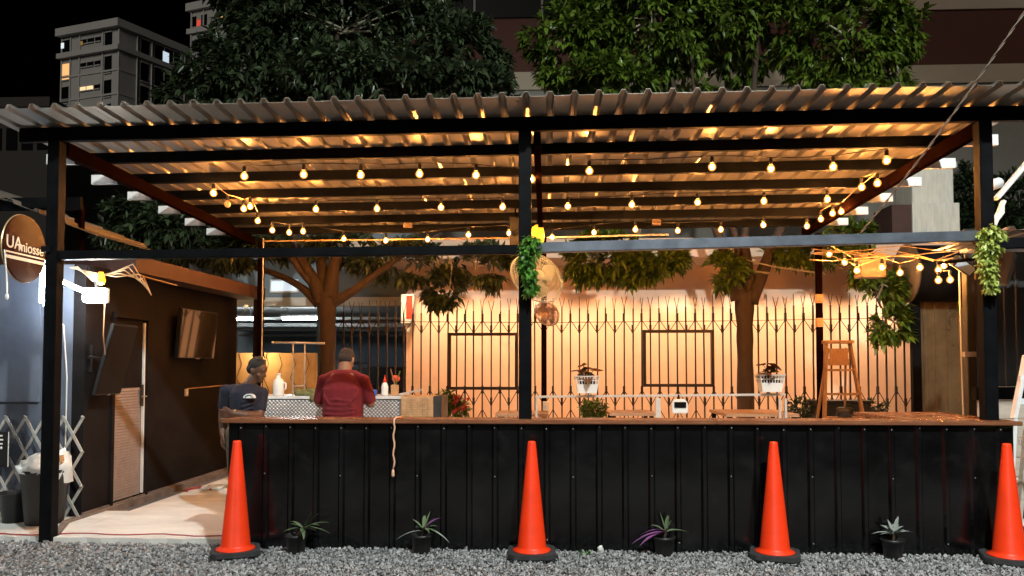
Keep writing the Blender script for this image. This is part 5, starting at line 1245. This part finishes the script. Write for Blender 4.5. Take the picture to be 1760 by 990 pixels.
MB().corr((3.66, 6.35, 2.60), (1, 0, .03), (0, 1, 0), (0, 0, 1), 1.8, 1.1, .2, .07, .03, .03, .002).build('roof_sheet', 'galv', rb)
MB().box(3.3, 8.5, 13.0, 17.9, 3.53, 3.6).build('flat_roof', 'b_grey', rb)
# small white dish and lamp on the arm at the far right
t = thing('dish_antenna', 'white dish antenna arm with a lamp head right of the right post', 'antenna', at(1720, 330, 7.4))
p, q = at(1712, 342, 7.4), at(1775, 268, 7.4); MB().beam(p, q, .035, .085, (0, 1, 0)).build('arm', 'white', t, bevel=.008)
Mr = Euler((0, R(70), 0)).to_matrix(); MB().lathe([(.02, -.05), (.05, -.045), (.05, .04), (.035, .06), (0, .06)], 16, at(1711, 316, 7.4), Mr).build('head', 'zinc', t, True)
MB().beam(at(1708, 388, 7.4), at(1725, 345, 7.4), .03, .05, (0, 1, 0)).build('bracket', 'white', t); MB().prism([at(1706, 375, 7.38), at(1727, 350, 7.38), at(1727, 366, 7.38), at(1716, 380, 7.38)], (0, .02, 0)).build('clamp', 'white', t)
# twisted cable from the rail up out of the picture
a, b = at(1480, 400, 6.62), at(1790, -22, 5.3); t = thing('twisted_cable', 'twisted cable slanting from the right rail up past the roof edge', 'cable', a)
for ph in (0, math.pi):
    n = 90; ax_ = (b-a).normalized(); u = ax_.orthogonal().normalized(); v = ax_.cross(u)
    MB().tube([a.lerp(b, k/n) + (u*math.cos(k*.75+ph) + v*math.sin(k*.75+ph))*.005 + Vector((0, 0, -.05*math.sin(math.pi*k/n))) for k in range(n+1)], .0048, 5).build('strand', 'rope', t, True)
# metal ladder, plant and stacked slats outside the right end
t = thing('metal_ladder', 'pale metal ladder leaning at the right picture edge', 'ladder', (4.0, 6.8, .05))
for (x0, y0, x1, y1) in ((1764, 610, 1742, 720), (1800, 610, 1800, 900)): MB().beam(at(x0, y0, 6.9), at(x1, y1, 6.85) if y1 < 800 else Vector((at(1800, 900, 6.8).x, 6.8, .05)), .03, .07, (0, 1, 0)).build('rail', 'zinc', t, bevel=.004)
MB().beam(at(1742, 720, 6.85), Vector((at(1733, 830, 6.8).x, 6.8, .30)), .03, .07, (0, 1, 0)).build('rail', 'zinc', t)
MB().beam(at(1765, 740, 6.8), Vector((at(1742, 830, 6.78).x, 6.75, .06)), .03, .06, (0, 1, 0)).build('brace', 'board', t)
for py in (650, 690, 760): MB().beam(at(1752, py, 6.87), at(1800, py, 6.87), .03, .05).build('rung', 'zinc', t)
t = thing('slat_stack', 'stack of dark and white slats at the right end of the bar', 'stack', (4.2, 6.9, .05))
for k in range(6): MB().box(3.86+.01*(k % 2), 4.6, 6.85, 7.2, .052+k*.075, .118+k*.075).build('slat', 'white' if k % 2 else 'pot', t, bevel=.005)
t = thing('strap_leaf_plant', 'plant with long yellow green strap leaves at the right edge', 'plant', (4.05, 5.9, .01))
MB().lathe([(.11, 0), (.15, .30), (.16, .30), (.16, .32), (.14, .32), (.13, .28), (0, .27)], 20, (4.12, 5.95, .015)).build('pot', 'pot', t, True)
MB().tube([(4.12, 5.95, .28), (4.10, 5.93, .7), (4.03, 5.9, .98)], [.03, .025, .015], 7).build('stem', 'bark', t, True)
for k, (dx, dy, dz, L_, wd) in enumerate(((-.95, .0, .32, .46, .055), (-.5, -.1, -.5, .40, .06), (.6, -.2, .4, .5, .06), (.2, -.5, .6, .5, .06), (.5, .5, .5, .5, .06), (-.2, .5, .7, .5, .05))):
    d = Vector((dx, dy, dz)).normalized(); sd = d.cross(Vector((0, -.6, .8))).normalized(); p = Vector((4.00, 5.9, .98)); vs = []; n = 10
    for i in range(n+1):
        f = i/n; c = p + d*L_*f + Vector((0, 0, -.16*f*f)); wv = wd*math.sin(math.pi*(.1+.88*f))*.5; vs += [c - sd*wv, c + Vector((0, .006, 0)), c + sd*wv]
    MB().add(vs, [q for i in range(n) for q in ((3*i, 3*i+1, 3*i+4, 3*i+3), (3*i+1, 3*i+2, 3*i+5, 3*i+4))]).build('leaf', 'leaf_yellow', t, True)
# a weed and a white pebble on the gravel right of the middle cone
q = atz(1005, 955, .012); t = thing('weed', 'small green weed sprouting from the gravel right of the middle cone', 'plant', q)
P, D, L, W_ = rosettes([tuple(q + Vector((random.uniform(-.05, .05), random.uniform(-.03, .02), .01))) for _ in range(9)], RNG.normal(0, .5, (9, 3)) + [0, 0, 1], 4, (.03, .055), .5); leaves_mesh('foliage', P, D, L, W_, 'leaf_vine', t)
MB().tube([q, q + Vector((.01, 0, .03))], .004, 5).build('stem', 'leaf_dark', t)
q = atz(1031, 951, .0); pb = MB().ball(q + Vector((0, 0, .035)), .024, .02, .036, 10, 8, Euler((.3, .2, 0)).to_matrix()); pb.v = [(x_ + .003*math.sin(z_*220), y_, z_) for x_, y_, z_ in pb.v]
tag(pb.build('pebble', 'white', None, True), 'single white pebble against the counter foot right of the middle cone', 'stone')
# the street lamp itself, behind the photographer
t = thing('street_lamp', 'tall grey street lamp on an arm behind the viewpoint', 'street lamp', (4.6, -.6, 0))
MB().tube([(4.6, -.6, 0), (4.6, -.6, 8.1), (4.0, -.4, 8.52), (2.9, -.1, 8.55)], [.09, .06, .04, .035], 10).build('pole', 'pole_grey', t, True)
MB().bev(2.3, 2.95, -.25, .05, 8.46, 8.6, .04).build('head', 'pole_grey', t)
print('SCENE BUILT')
